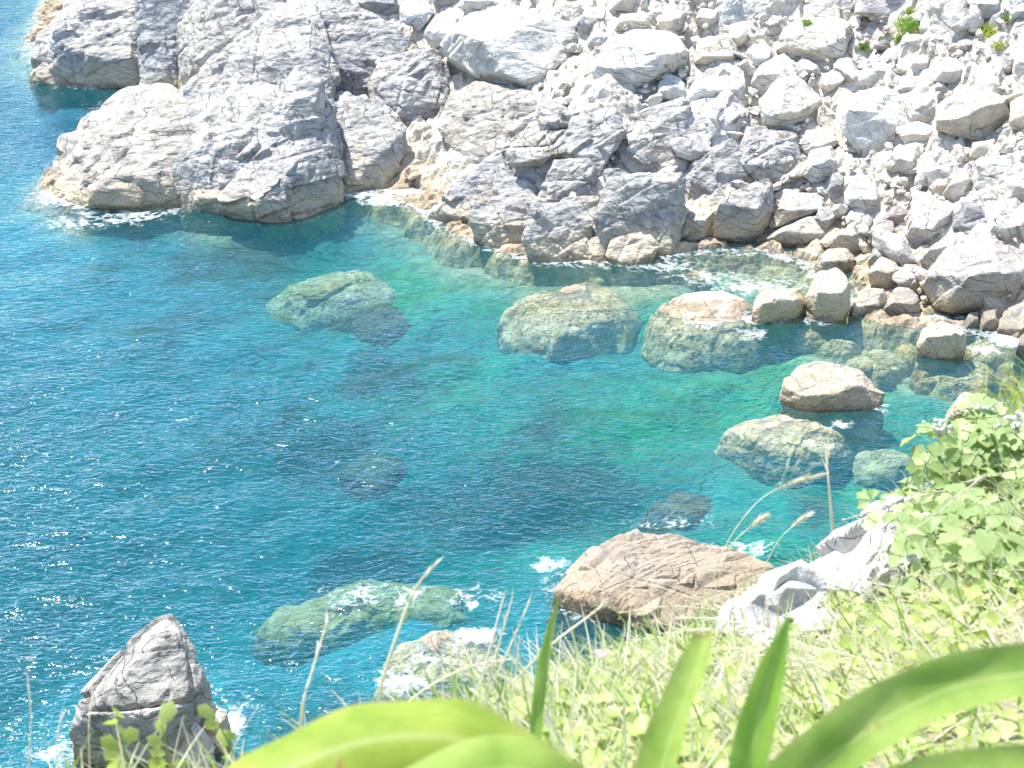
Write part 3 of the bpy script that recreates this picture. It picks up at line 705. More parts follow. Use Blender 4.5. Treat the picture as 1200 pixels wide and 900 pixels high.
# --- the boulder field: (outline, label, options)
BF = [
 ([(512, 52), (526, 32), (562, 8), (640, -4), (674, 18), (684, 48), (674, 72), (640, 84), (612, 111), (570, 102), (530, 86)], 'largest white boulder, with a steep grey left face', dict(sub=6, lift=0.5, tint=(1.05, 1.04, 1.02), deep=0.4, ridge=[(530, 36, 0.22), (562, 46, 0.42), (600, 84, 0.5), (616, 100, 0.3), (650, 40, 0.32), (660, 66, 0.25)])),
 ([(494, 40), (512, 15), (542, 16), (528, 38), (512, 62), (498, 58)], 'rounded white boulder tucked against the grey face of the largest white boulder', {}),
 ([(684, 72), (708, 58), (758, 28), (794, 40), (818, 70), (806, 80), (768, 94), (748, 108), (700, 100)], 'flat topped white boulder with a grey front over a dark gap', dict(sub=6, tint=WHT, ridge=[(694, 70, 0.3), (735, 64, 0.5), (778, 64, 0.5), (765, 88, 0.35), (806, 66, 0.25)])),
 ([(812, 74), (818, 44), (852, 40), (868, 58), (858, 80), (830, 84)], 'rounded cream boulder touching the flat topped white boulder', dict(tint=CRM)),
 ([(672, 32), (688, 8), (714, 8), (706, 40), (688, 42)], 'grey fronted angular block behind the largest white boulder', {}),
 ([(686, 54), (698, 32), (718, 42), (706, 58)], 'small white wedge stone between the two largest white boulders', dict(sub=4)),
 ([(714, 36), (726, 16), (762, 14), (764, 30), (740, 36)], 'cream block on the crest behind the flat topped white boulder', dict(tint=CRM)),
 ([(766, 34), (782, 8), (808, 14), (808, 32), (786, 38)], 'pale cream stone next to the cream block on the crest', dict(tint=CRM, sub=4)),
 ([(812, 26), (820, 8), (842, 12), (840, 26), (826, 36)], 'white angular stone at the foot of the fractured upper ledge', dict(sub=4)),
 ([(850, 46), (862, 28), (878, 34), (876, 50), (862, 56)], 'tan tinted stone above the rounded cream boulder', dict(sub=4, tint=CRM)),
 ([(798, 116), (812, 94), (848, 84), (878, 94), (874, 128), (842, 126)], 'rough pitted grey white boulder left of the leaning white boulder', dict(rough=1.5)),
 ([(762, 116), (778, 84), (800, 92), (808, 116), (786, 120)], 'white pointed stone below the flat topped white boulder', {}),
 ([(816, 132), (822, 108), (838, 110), (836, 128)], 'small squarish grey stone in the gap under the rough pitted boulder', dict(sub=4)),
 ([(894, 146), (887, 118), (902, 92), (932, 88), (966, 114), (962, 130), (926, 153)], 'leaning smooth white boulder casting shade on the rock below', dict(sub=6, tint=WHT, lift=0.4, ridge=[(898, 128, 0.3), (920, 138, 0.5), (950, 124, 0.4), (912, 104, 0.3)])),
 ([(876, 108), (886, 76), (918, 62), (950, 84), (934, 96), (898, 116)], 'bright white boulder leaning on the back of the smooth white boulder', dict(tint=WHT)),
 ([(904, 62), (918, 30), (958, 20), (1002, 22), (1006, 58), (992, 80), (962, 74), (930, 66)], 'large cream boulder with a tan shaded hollow in its side', dict(sub=6, tint=CRM)),
 ([(962, 104), (958, 92), (986, 76), (996, 84), (986, 102), (968, 110)], 'cream slab stone under the large cream boulder', dict(tint=CRM, sub=4)),
 ([(930, 78), (940, 66), (958, 76), (966, 88), (948, 92)], 'small tilted slab in the hollow of the large cream boulder', dict(sub=4)),
 ([(978, 132), (984, 110), (1040, 100), (1062, 118), (1076, 152), (1050, 170), (1040, 188), (1012, 186), (988, 158)], 'broad white boulder with a pitted grey lower edge', dict(sub=6, tint=WHT, bulge=0.3)),
 ([(1094, 152), (1096, 124), (1130, 102), (1182, 112), (1187, 146), (1152, 168), (1120, 160)], 'tan boulder whose large underside lies in deep shadow', dict(sub=6, lift=0.6, tint=(0.9, 0.86, 0.79), ridge=[(1105, 126, 0.35), (1140, 128, 0.6), (1176, 120, 0.45), (1120, 146, 0.25)])),
 ([(1056, 122), (1078, 104), (1096, 112), (1097, 144), (1070, 148)], 'pale pitted boulder left of the tan shadowed boulder', {}),
 ([(1046, 150), (1076, 142), (1098, 150), (1098, 172), (1062, 172)], 'white slab stone under the pale pitted boulder', {}),
 ([(1084, 54), (1090, 18), (1128, -4), (1136, 18), (1132, 54), (1108, 62)], 'upright pale grey slab at the top of the scree', dict(sub=6, slope=62, style='block', joint=1.2)),
 ([(1134, 42), (1136, 6), (1152, 4), (1154, 34), (1144, 46)], 'narrow upright white slab beside the pale grey upright slab', dict(slope=62)),
 ([(1140, -2), (1176, -10), (1177, 24), (1156, 28)], 'grey block with shaded front above the grass patch at the top of the scree', dict(slope=62, tint=(0.8, 0.8, 0.82))),
 ([(1182, 26), (1184, -8), (1215, -10), (1215, 24), (1196, 30)], 'dark grey block at the top of the scree beyond the grass patch', dict(slope=62, tint=(0.65, 0.66, 0.7))),
 ([(1004, 14), (1008, -12), (1072, -16), (1072, 20), (1040, 26)], 'jagged grey ledge rising above the grassy scree', dict(style='block', joint=0.6, slope=58, sub=6, tint=(0.85, 0.86, 0.9))),
 ([(1018, 24), (1026, 12), (1044, 20), (1040, 30)], 'small tan stone at the foot of the jagged grey ledge', dict(sub=4, tint=PNK)),
 ([(1020, 56), (1034, 46), (1046, 50), (1038, 60)], 'dark small stone lying in the grassy scree', dict(sub=4, tint=DRK)),
 ([(1090, 96), (1092, 74), (1122, 70), (1140, 80), (1126, 98)], 'white block perched on a flat stone above the tan shadowed boulder', {}),
 ([(1064, 84), (1072, 66), (1092, 66), (1088, 86)], 'blue grey wedge stone left of the perched white block', dict(tint=BLU, sub=4)),
 ([(1050, 106), (1058, 88), (1086, 90), (1084, 106), (1062, 114)], 'two toned block with dark front beside the perched white block', dict(tint=(0.85, 0.85, 0.86))),
 ([(1158, 84), (1168, 66), (1188, 64), (1188, 84), (1176, 96)], 'charcoal angular block in the upper scree', dict(tint=DRK, sub=4)),
 ([(1182, 152), (1184, 118), (1212, 104), (1222, 150), (1200, 156)], 'warm white boulder right of the tan shadowed boulder', dict(tint=CRM)),
 ([(1184, 100), (1188, 62), (1220, 48), (1225, 98), (1204, 106)], 'tall white boulder behind the charcoal angular block', dict(tint=WHT)),
 ([(1112, 110), (1124, 98), (1146, 104), (1140, 118), (1120, 122)], 'flat pinkish grey stone on the back of the tan shadowed boulder', dict(tint=PNK, sub=4)),
 ([(1118, 188), (1116, 168), (1128, 158), (1136, 180), (1130, 188)], 'upright grey stone in the shade of the tan shadowed boulder', dict(sub=4)),
 ([(1136, 184), (1140, 168), (1166, 162), (1168, 182), (1150, 188)], 'knobbly cream stone pile piece below the tan shadowed boulder', dict(sub=4, tint=CRM, rough=1.6)),
 ([(1168, 182), (1186, 156), (1194, 176), (1186, 182)], 'white pyramid stone below the warm white boulder', dict(sub=4, tint=WHT)),
 ([(986, 220), (992, 208), (1018, 204), (1036, 224), (1034, 242), (1010, 256), (992, 248)], 'round grey boulder split by a thin vertical crack', dict(tint=(0.92, 0.92, 0.94))),
 ([(940, 208), (950, 172), (978, 170), (990, 194), (972, 214), (952, 216)], 'grey shaded boulder left of the round split boulder', {}),
 ([(936, 178), (942, 152), (968, 150), (984, 166), (972, 178), (950, 184)], 'white rough boulder under the leaning smooth white boulder', {}),
 ([(968, 228), (976, 202), (990, 206), (986, 232), (974, 236)], 'dark grey stone wedged left of the round split boulder', dict(tint=DRK, sub=4)),
 ([(1034, 196), (1050, 172), (1076, 166), (1082, 190), (1066, 212), (1046, 208)], 'white boulder with a grey lower face above the loose rubble', {}),
 ([(1073, 216), (1078, 180), (1102, 174), (1124, 190), (1116, 206), (1090, 218)], 'bright cracked boulder with flat slanting faces in the middle of the scree', dict(tint=WHT, style='block', joint=1.2)),
 ([(1102, 230), (1114, 212), (1136, 188), (1144, 214), (1136, 226), (1120, 241)], 'pointed light grey boulder beside the bright cracked boulder', {}),
 ([(1089, 220), (1098, 208), (1114, 212), (1104, 228), (1096, 229)], 'small tan stone leaning on the bright cracked boulder', dict(tint=PNK, sub=4)),
 ([(1143, 218), (1140, 190), (1186, 182), (1188, 204), (1162, 226)], 'ridged grey boulder with slanting bands', dict(style='strata', joint=0.45)),
 ([(1164, 224), (1174, 204), (1200, 196), (1220, 208), (1210, 240), (1186, 244)], 'white topped block with a grey undercut front by the ridged grey boulder', {}),
 ([(1059, 276), (1066, 248), (1080, 224), (1104, 238), (1123, 244), (1110, 270), (1088, 292), (1072, 298)], 'purplish brown boulder with a ragged lower edge', dict(tint=PNK, sub=6, rough=1.3)),
 ([(1030, 258), (1050, 238), (1066, 248), (1062, 268), (1044, 268)], 'pinkish tan stone left of the purplish brown boulder', dict(tint=PNK)),
 ([(1014, 276), (1028, 256), (1046, 258), (1058, 280), (1032, 288)], 'tan grey boulder below the pinkish tan stone', dict(tint=(0.85, 0.8, 0.76))),
 ([(970, 288), (996, 262), (1018, 250), (1028, 266), (1018, 294), (1006, 302), (984, 298)], 'long pale grey boulder pointing down to the water', {}),
 ([(952, 262), (960, 242), (982, 244), (986, 258), (972, 272)], 'grey stone between the wide slab and the long pale boulder', dict(tint=(0.85, 0.87, 0.9))),
 ([(1118, 266), (1128, 238), (1160, 238), (1168, 264), (1132, 276)], 'dark slaty block with split edges right of the purplish brown boulder', dict(tint=(0.72, 0.73, 0.76), style='block', joint=0.5)),
 ([(1128, 236), (1150, 220), (1182, 244), (1160, 252)], 'flat slaty slab resting on the dark slaty block', dict(tint=(0.8, 0.8, 0.82), sub=4)),
 ([(1078, 306), (1094, 286), (1114, 272), (1136, 278), (1130, 298), (1096, 314)], 'pale fine cracked boulder behind the big rounded boulder', {}),
 ([(1164, 270), (1168, 250), (1194, 250), (1198, 282), (1172, 284)], 'cream white stone right of the dark slaty block', dict(tint=CRM)),
 ([(1188, 268), (1194, 244), (1222, 236), (1222, 280), (1200, 286)], 'pale grey boulder in the lower scree behind the big rounded boulder', {}),
 ([(1077, 346), (1084, 320), (1108, 292), (1142, 279), (1190, 284), (1222, 300), (1206, 336), (1170, 360), (1116, 369), (1090, 360)], 'big rounded grey boulder overhanging the dark water corner', dict(sub=6, tint=(0.86, 0.85, 0.84), lift=0.4, ridge=[(1096, 334, 0.35), (1130, 322, 0.55), (1180, 318, 0.5), (1110, 352, 0.3)])),
 ([(1014, 312), (1028, 278), (1050, 288), (1052, 306), (1036, 322)], 'blue grey stone above the cream rounded stone', dict(tint=(0.75, 0.8, 0.88))),
 ([(1052, 320), (1058, 300), (1066, 300), (1068, 316)], 'little orange stained stone by the blue grey stone', dict(tint=CRM, sub=4)),
 ([(1054, 322), (1060, 309), (1078, 310), (1082, 322), (1066, 328)], 'small blue grey pebble stone against the big rounded boulder', dict(tint=BLU, sub=4)),
 ([(1064, 338), (1070, 322), (1086, 322), (1086, 338)], 'small cream stone at the left foot of the big rounded boulder', dict(tint=CRM, sub=4)),
 ([(954, 302), (968, 290), (992, 290), (1004, 306), (986, 320), (960, 314)], 'low grey and tan boulder at the water below the long pale boulder', dict(kind='e', tint=(0.85, 0.85, 0.86))),
 ([(1014, 320), (1034, 298), (1056, 308), (1064, 325), (1042, 343), (1020, 336)], 'cream rounded stone above the waterline left of the big rounded boulder', dict(tint=CRM, lift=0.2)),
 ([(944, 348), (958, 320), (980, 312), (998, 324), (996, 350), (970, 374), (950, 372)], 'tall cream boulder standing at the end of the shore chain', dict(kind='e', slope=56, tint=CRM, sub=6, mat=SCREE)),
 ([(880, 368), (884, 346), (914, 330), (940, 334), (946, 350), (939, 370), (906, 375)], 'cream boulder between the awash rock and the tall cream boulder', dict(kind='e', slope=54, tint=CRM, sub=6, mat=SCREE)),
 ([(996, 362), (1012, 338), (1036, 338), (1040, 354), (1022, 368)], 'orange footed grey stone sitting in the shallows', dict(kind='e', slope=52)),
 ([(1034, 364), (1050, 334), (1076, 338), (1082, 360), (1056, 371)], 'grey wet stone between the orange footed stone and the big rounded boulder', dict(kind='e', slope=52, tint=(0.75, 0.76, 0.78))),
 ([(1126, 386), (1136, 366), (1148, 364), (1150, 386)], 'small dark wet stone under the big rounded boulder', dict(kind='e', tint=DRK, sub=4)),
 ([(1146, 388), (1150, 362), (1168, 362), (1172, 388)], 'round dark wet block right of the small dark wet stone', dict(kind='e', tint=DRK)),
 ([(1168, 386), (1176, 364), (1204, 350), (1222, 360), (1216, 390)], 'dark veined ledge at the right foot of the big rounded boulder', dict(kind='e', tint=(0.7, 0.72, 0.75), style='block', joint=0.7)),
 ([(1190, 412), (1196, 388), (1222, 376), (1226, 408), (1206, 418)], 'black wet rock at the surf beside the dark veined ledge', dict(kind='e', tint=DRK)),
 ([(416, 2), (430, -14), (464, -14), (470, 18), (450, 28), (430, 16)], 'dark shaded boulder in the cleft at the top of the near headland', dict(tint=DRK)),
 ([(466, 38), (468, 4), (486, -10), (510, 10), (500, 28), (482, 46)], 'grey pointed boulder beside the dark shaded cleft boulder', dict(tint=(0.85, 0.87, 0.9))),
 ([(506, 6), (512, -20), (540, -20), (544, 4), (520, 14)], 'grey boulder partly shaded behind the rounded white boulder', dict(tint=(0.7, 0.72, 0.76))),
 ([(528, 14), (548, -4), (600, -16), (604, 2), (560, 12)], 'white slab behind the largest white boulder', {}),
 ([(840, 26), (844, -4), (880, -14), (896, 18), (870, 30)], 'fractured pale grey ledge at the upper left of the scree', dict(style='block', joint=0.5, slope=56, sub=6, tint=BLU)),
 ([(892, 22), (898, -12), (944, -16), (950, 14), (930, 24)], 'blocky blue grey ledge behind the large cream boulder', dict(style='block', joint=0.6, slope=58, sub=6, tint=BLU)),
 ([(946, 20), (950, -14), (992, -18), (1002, 8), (984, 22)], 'pale ledge between the blue grey ledge and the jagged grey ledge', dict(style='block', joint=0.6, slope=56, sub=6)),
 ([(870, 86), (876, 58), (896, 46), (908, 60), (900, 80)], 'white boulder with a grey notch left of the large cream boulder', dict(tint=WHT)),
 ([(714, 12), (720, -14), (760, -20), (768, 8), (740, 14)], 'white block above the cream block on the crest', {}),
 ([(640, 0), (650, -26), (700, -26), (708, 4), (680, 10)], 'white block uphill of the largest white boulder', {}),
]
for poly, lab, op in BF:
    op = dict(op)
    if 'mat' not in op: op['mat'] = SCREE if (op.get('kind', 'b') == 'b' and min(p[1] for p in poly) < 230) else ROCK
    k_, w2 = random.uniform(0.86, 1.06), random.uniform(-0.035, 0.05)
    tb = op.pop('tint', (1, 1, 1)); op['tint'] = (tb[0] * k_ * (1 + w2), tb[1] * k_, tb[2] * k_ * (1 - w2))
    rock('boulder', poly, lab, **op)

# --- rocks standing in, or lying under, the cove water
SR = [
 ([(1075, 408), (1079, 384), (1104, 374), (1133, 392), (1126, 416), (1100, 422)], 'cream and brown block rising from the shallows below the big rounded boulder', dict(kind='e', slope=46, tint=CRM, rough=1.4)),
 ([(918, 444), (924, 430), (945, 424), (986, 427), (1012, 435), (1036, 461), (1026, 480), (990, 472), (955, 456)], 'grey capped sea rock with a wavy overhanging lip', dict(kind='e', slope=36, sub=6, tint=(0.86, 0.83, 0.78), bulge=0.3)),
 ([(1104, 488), (1118, 466), (1132, 455), (1166, 478), (1150, 496)], 'smooth grey pointed rock rising behind the leafy shrub', dict(kind='e', slope=42, tint=(0.9, 0.9, 0.92), rough=0.7)),
 ([(648, 692), (678, 656), (708, 632), (746, 621), (800, 628), (852, 645), (908, 658), (902, 704), (832, 744), (760, 736), (692, 714)], 'brown layered sea rock with a white streak near the brink of the bank', dict(kind='e', slope=26, sub=7, z0=-0.25, bulge=0.22, style='strata', joint=0.6, rough=0.7, tint=(0.68, 0.62, 0.56))),
 ([(84, 858), (98, 816), (142, 768), (186, 728), (204, 720), (216, 742), (228, 778), (244, 802), (244, 840), (226, 880), (150, 900)], 'dark grey pyramid sea rock with a pale pointed top', dict(kind='e', slope=58, sub=7, style='block', joint=0.9, rough=0.75, tint=(0.86, 0.85, 0.83), bulge=0.3, mat=BED, ridge=[(192, 742, 0.12), (158, 776, 0.25), (128, 822, 0.3), (222, 808, 0.32), (190, 850, 0.4)])),
 ([(222, 872), (228, 830), (248, 806), (268, 836), (262, 868), (240, 884)], 'tan wet rock at the foot of the dark pyramid rock', dict(kind='e', slope=40, tint=CRM)),
 ([(190, 884), (202, 842), (216, 836), (252, 866), (246, 898), (206, 905)], 'pale angular rock in front of the dark pyramid rock', dict(kind='e', slope=50, tint=WHT)),
]
for poly, lab, op in SR:
    rock('sea_rock', poly, lab, 'sea rock', **op)
UR = [
 ([(764, 376), (770, 350), (800, 342), (852, 341), (880, 350), (883, 394), (850, 412), (800, 411), (776, 400)], 'algae covered rock awash with white foam on its top beside the cream boulder', dict(z0=0.16, sub=6, slope=14)),
 ([(584, 378), (598, 352), (648, 334), (704, 334), (752, 364), (746, 382), (700, 392), (640, 414), (600, 398)], 'large flat yellow green rock just under the surface left of the awash rock', dict(z0=-0.10, sub=6, slope=8)),
 ([(852, 502), (898, 482), (950, 489), (996, 514), (982, 532), (930, 544), (880, 528)], 'yellow green submerged rock in front of the grey capped sea rock', dict(z0=-0.02, sub=6, slope=12)),
 ([(984, 546), (1010, 526), (1060, 528), (1078, 548), (1024, 560)], 'dull olive submerged rock near the leafy shrub', dict(z0=-0.9)),
 ([(1084, 440), (1100, 420), (1150, 420), (1174, 440), (1150, 457), (1100, 460)], 'round mottled submerged rock below the cream and brown block', dict(z0=-0.3)),
 ([(1128, 408), (1150, 394), (1196, 400), (1192, 417), (1150, 422)], 'brown rock awash by the black wet rock', dict(z0=-0.12)),
 ([(316, 352), (350, 324), (390, 314), (442, 324), (474, 350), (450, 366), (370, 374), (330, 366)], 'pale green domed rock deep under the middle of the cove mouth', dict(z0=-1.0, sub=6)),
 ([(384, 380), (440, 358), (486, 356), (502, 382), (452, 398)], 'dark submerged rock touching the pale green domed rock', dict(z0=-1.35, tint=(0.28, 0.26, 0.26))),
 ([(984, 432), (1000, 415), (1040, 409), (1064, 425), (1032, 442)], 'pale submerged rock behind the grey capped sea rock', dict(z0=-0.4)),
 ([(922, 388), (950, 374), (992, 380), (982, 396), (940, 400)], 'olive submerged rock at the foot of the tall cream boulder', dict(z0=-0.35)),
 ([(958, 406), (985, 394), (1008, 405), (986, 418)], 'brown submerged rock between the tall cream boulder and the grey capped sea rock', dict(z0=-0.45)),
 ([(1010, 396), (1030, 380), (1066, 384), (1060, 404), (1030, 408)], 'greenish submerged rock left of the cream and brown block', dict(z0=-0.4)),
 ([(440, 784), (478, 746), (540, 726), (592, 744), (594, 780), (560, 808), (470, 808)], 'pale rock awash under white foam near the dry grass stalks', dict(z0=-0.02, sub=6, slope=10)),
 ([(292, 738), (340, 704), (440, 674), (552, 688), (544, 722), (420, 748), (320, 758)], 'long yellow green submerged ledge behind the foam topped rock', dict(z0=-1.6, sub=6, tint=(0.9, 0.84, 0.74))),
 ([(430, 242), (470, 232), (530, 242), (560, 262), (540, 284), (470, 268)], 'pale green ledge under the water below the white foam', dict(z0=-0.4)),
 ([(556, 276), (610, 282), (668, 300), (664, 314), (610, 308), (566, 294)], 'yellowish ledge under the water along the foot of the bedrock', dict(z0=-0.4)),
 ([(690, 322), (726, 306), (772, 308), (770, 326), (720, 334)], 'pale green submerged slab in the shallow inlet behind the awash rock', dict(z0=-0.6)),
 ([(748, 312), (770, 294), (812, 296), (816, 312), (780, 318)], 'foam streaked rock barely under water below the triangular slab', dict(z0=-0.2)),
 ([(868, 304), (892, 292), (944, 288), (966, 300), (930, 314), (890, 312)], 'yellow green submerged rock at the foot of the wide slab', dict(z0=-0.35)),
 ([(876, 330), (896, 312), (944, 314), (950, 328), (910, 338)], 'pale submerged rock in the foam behind the cream boulder', dict(z0=-0.35)),
 ([(388, 556), (420, 532), (466, 530), (486, 550), (440, 576)], 'dark weedy rock deep under the open water', dict(z0=-2.6, tint=(0.35, 0.35, 0.35))),
 ([(752, 600), (790, 576), (836, 582), (840, 602), (790, 616)], 'dark weedy rock under the surf beyond the tan sea rock', dict(z0=-1.2, tint=(0.35, 0.33, 0.33))),
 ([(920, 548), (960, 512), (1010, 520), (1004, 540), (960, 552)], 'dark submerged rock behind the dull olive rock', dict(z0=-1.3, tint=(0.4, 0.4, 0.45))),
 ([(52, 262), (80, 252), (124, 254), (118, 272), (76, 278)], 'pale green submerged rock in the surf off the headland nose', dict(z0=-0.7)),
]
for poly, lab, op in UR:
    rock('submerged_rock', poly, lab, 'submerged rock', kind='u', style='sunk', rough=1.6, bulge=0.12, deep=0.3, shift=0, **op)

ur = random.Random(8)
for cx, cy, w_, h_, n_ in ((1010, 408, 90, 30, 14), (1120, 440, 70, 26, 8), (915, 318, 60, 16, 7), (760, 318, 60, 12, 6)):
    for k in range(n_):
        x, y = cx + ur.uniform(-w_, w_), cy + ur.uniform(-h_, h_); r_ = ur.uniform(8, 19)
        pl = [(x + r_ * ur.uniform(.8, 1.2) * math.cos(a), y + 0.55 * r_ * ur.uniform(.8, 1.2) * math.sin(a)) for a in np.linspace(0, 2 * math.pi, 8)[:-1]]
        rock('submerged_stone', pl, 'small brown stone lying on the bed of the clear shallows', 'stone', kind='u', style='sunk', sub=4, rough=1.6, bulge=0.2, deep=0.3, shift=0, z0=ur.uniform(-0.6, -0.3), group='stones under the shallows', tint=(ur.uniform(0.7, 1), ur.uniform(0.62, 0.9), ur.uniform(0.6, 0.85)))
        ALLPOLY.pop()

# ------------------------------------------------------------------ loose stones and rubble between the boulders
def ground_z(x, y):
    p = np.array([[x, y, float(zland(np.array([x]), np.array([y]))[0])]])
    return p[0, 2] + 0.05

def in_poly(px, py, poly):
    ins = False; n = len(poly)
    for i in range(n):
        a, b = poly[i], poly[(i + 1) % n]
        if (a[1] > py) != (b[1] > py) and px < (b[0] - a[0]) * (py - a[1]) / (b[1] - a[1] + 1e-9) + a[0]: ins = not ins
    return ins

SHR = [(p - p.mean(0)) * 0.86 + p.mean(0) for p in ALLPOLY]
def free_spot(px, py):
    return not any(in_poly(px, py, p) for p in SHR)

def stone_mesh(seed, sub):
    rr = random.Random(seed)
    P = [np.array([rr.gauss(0, 1), rr.gauss(0, 0.8), rr.gauss(0, 0.6)]) for _ in range(11)]
    P = np.array([p / (np.linalg.norm(p) + 1e-6) * np.array([0.55, 0.46, 0.36]) * rr.uniform(0.8, 1.1) for p in P])
    P = P - (P.max(0) + P.min(0)) / 2
    return carve(P, sub, 'boulder', seed, 1.0)

protos = []
for k in range(16):
    V, Fc = stone_mesh(900 + k, 4)
    me = mesh_np('stone', V, Fc, False); me.materials.append(SCREE if k < 12 else ROCK); protos.append(me)
NST = 0; tries = 0
def handle(lab):
    w_ = lab.replace(',', '').split()
    if len(w_) <= 8: return ' '.join(w_)
    for k in range(3, 9):
        if w_[k] in ('with', 'over', 'at', 'in', 'under', 'beside', 'between', 'of', 'that', 'whose', 'below', 'above', 'behind', 'on', 'by', 'left', 'right', 'casting', 'rising', 'cut', 'split', 'lying', 'leaning', 'pointing', 'overhanging', 'standing', 'touching', 'tucked', 'forming', 'from', 'across', 'next', 'directly', 'inside', 'wedged', 'perched', 'resting', 'perched', 'against') and k >= 3:
            w2_ = w_[:k]
            while w2_[-1] in ('left', 'right', 'directly', 'partly', 'half'): w2_ = w2_[:-1]
            return ' '.join(w2_)
    return ' '.join(w_[:8])
BIG = [(o.location[0], o.location[1], handle(o['label'])) for o in COL.objects if o.name.startswith(('boulder', 'rock_outcrop')) and o.get('label')]
sr = random.Random(5)
while NST < 185 and tries < 9000:
    tries += 1
    px, py = sr.uniform(400, 1215), sr.uniform(-20, 385)
    if px < 640 and sr.random() < 0.8: continue
    if not free_spot(px, py): continue
    P = hit(px, py)
    if P[2] < 0.1 or float(sdist(P[:1], P[1:2])[0]) < 0.4: continue
    size = min(1.9, 0.42 * math.exp(sr.gauss(0, 0.42))) * (1.0 + (1.1 if sr.random() < 0.16 else 0))
    o = bpy.data.objects.new('loose_stone', protos[sr.randrange(12) if px > 640 else 12 + sr.randrange(4)])
    COL.objects.link(o)
    o.location = (P[0], P[1], P[2] + 0.12 * size); o.scale = (size * sr.uniform(0.8, 1.3), size * sr.uniform(0.8, 1.3), size * sr.uniform(0.75, 1.2))
    o.rotation_euler = (sr.uniform(-.6, .6), sr.uniform(-.6, .6), sr.uniform(0, 6.28))
    tn, t = sr.choice([('pale', (1, 1, 1)), ('white', WHT), ('cream', CRM), ('cream', CRM), ('light grey', (0.9, 0.9, 0.92)), ('grey', (0.74, 0.73, 0.74)), ('tan', PNK)])
    o.color = (*t, 1)
    near = min(BIG, key=lambda b: (b[0] - P[0]) ** 2 + (b[1] - P[1]) ** 2)[2]
    sw = 'tiny' if size < 0.36 else 'small' if size < 0.62 else 'mid sized'
    o['label'] = f'{sw} {tn} loose stone beside the {near}'; o['category'] = 'stone'; o['group'] = 'loose stones in the scree'
    NST += 1
# rubble: thousands of fist to head sized pieces, one object
I2, F2 = ico(2)
Vs, Fs = [], []; nv = 0
nr = np.random.default_rng(11)
Xr = nr.uniform(-12, 34, 3200); Yr = nr.uniform(46, 82, 3200)
dr = sdist(Xr, Yr); zr = zland(Xr, Yr)
pr = project(np.stack([Xr, Yr, zr], -1))
for k in range(len(Xr)):
    if dr[k] < 0.5 or not (560 < pr[k, 0] < 1260 and -60 < pr[k, 1] < 400): continue
    if not free_spot(*pr[k]): continue
    s_ = 0.11 * math.exp(nr.normal(0, 0.45))
    A = nr.normal(0, 1, (3, 3)); Qm, _ = np.linalg.qr(A)
    v = (I2 * (1 + nr.uniform(-0.28, 0.28, (len(I2), 1))) * np.array([1.2, 0.9, 0.7]) * s_) @ Qm
    Vs.append(v + np.array([Xr[k], Yr[k], zr[k] + 0.08 + nr.uniform(-0.05, 0.25)])); Fs.append(F2 + nv); nv += len(I2)
me = mesh_np('rubble', np.vstack(Vs), np.vstack(Fs), False)
rb = link('rubble', me, SCREE, kind='stuff', label='pale broken rubble filling the gaps between the scree boulders', category='rubble')
rb.color = (1.02, 1.0, 0.96, 1)

# ------------------------------------------------------------------ grassy bank in the foreground
EDGE = [(-500, 985, 2.2), (100, 945, 2.2), (280, 928, 2.2), (450, 900, 2.3), (560, 852, 2.5), (700, 790, 3.0), (850, 742, 3.8), (930, 700, 4.4), (1010, 650, 5.0), (1100, 575, 5.6), (1200, 490, 6.2), (1500, 300, 7.5)]
def bank(px, v):
    """v = 0 below the frame, 1 at the brink; past 1500 the slope goes on a metre for every hundred"""
    if px > 1500:
        return bank(1500, v) + (px - 1500) / 100 * np.array([1, -0.15, 0.42])
    E = np.array(EDGE)
    ey, ed = np.interp(px, E[:, 0], E[:, 1]), np.interp(px, E[:, 0], E[:, 2])
    a = at_d(px, ey, ed); b = at_d(px, 1150, 1.5)
    p = b + (a - b) * v
    p[2] += 0.10 * math.sin(v * math.pi) * 0.6
    return p
cols = list(range(-500, 1501, 25)); rows = [-0.8, -0.3] + [k / 24 for k in range(25)]
V, Q = [], []
for v in rows:
    for px in cols:
        p = bank(px, max(v, 0))
        if v < 0: p = p + np.array([0, 1.6 * v, -0.15 * v * -1])
        V.append(p)
for k, (dy, dz) in enumerate([(0.06, -0.15), (0.25, -0.6), (0.9, -2.2), (2.2, -6), (4.5, -12), (7.5, -19.5), (9.0, -22.5)]):
    for px in cols:
        p = bank(px, 1.0) + np.array([0, dy, dz]); V.append(p)
V = np.array(V); nc = len(cols)
# the hillside goes on to both sides of what the photograph shows
W3 = V.reshape(-1, nc, 3)
lft = [W3[:, :1] + np.array([-d_, 0.1 * d_, -0.22 * d_]) for d_ in (14, 9, 5, 2.5, 1)]
rgt = [W3[:, -1:] + np.array([d_, -0.15 * d_, 0.42 * d_]) for d_ in (0.5, 1, 2, 4, 8, 14)]
W3 = np.concatenate(lft + [W3] + rgt, 1); nc = W3.shape[1]; V = W3.reshape(-1, 3)
nrw = len(V) // nc
V = V + (0.03 * np.stack([fbm(V * 4, 3, 61), fbm(V * 4, 3, 62), fbm(V * 4, 3, 63)], -1))
far = np.arange(len(V)) // nc
V[far > len(rows) + 1] += (0.5 * np.stack([fbm(V * 0.8, 3, 71), fbm(V * 0.8, 3, 72), 0 * V[:, 0]], -1))[far > len(rows) + 1]
for r_ in range(nrw - 1):
    for c_ in range(nc - 1):
        Q.append((r_ * nc + c_, r_ * nc + c_ + 1, (r_ + 1) * nc + c_ + 1, (r_ + 1) * nc + c_))
me = mesh_np('cliff_bank', V, Q)
m = NT('dry_litter_soil')
pos = m.n('ShaderNodeNewGeometry').outputs['Position']
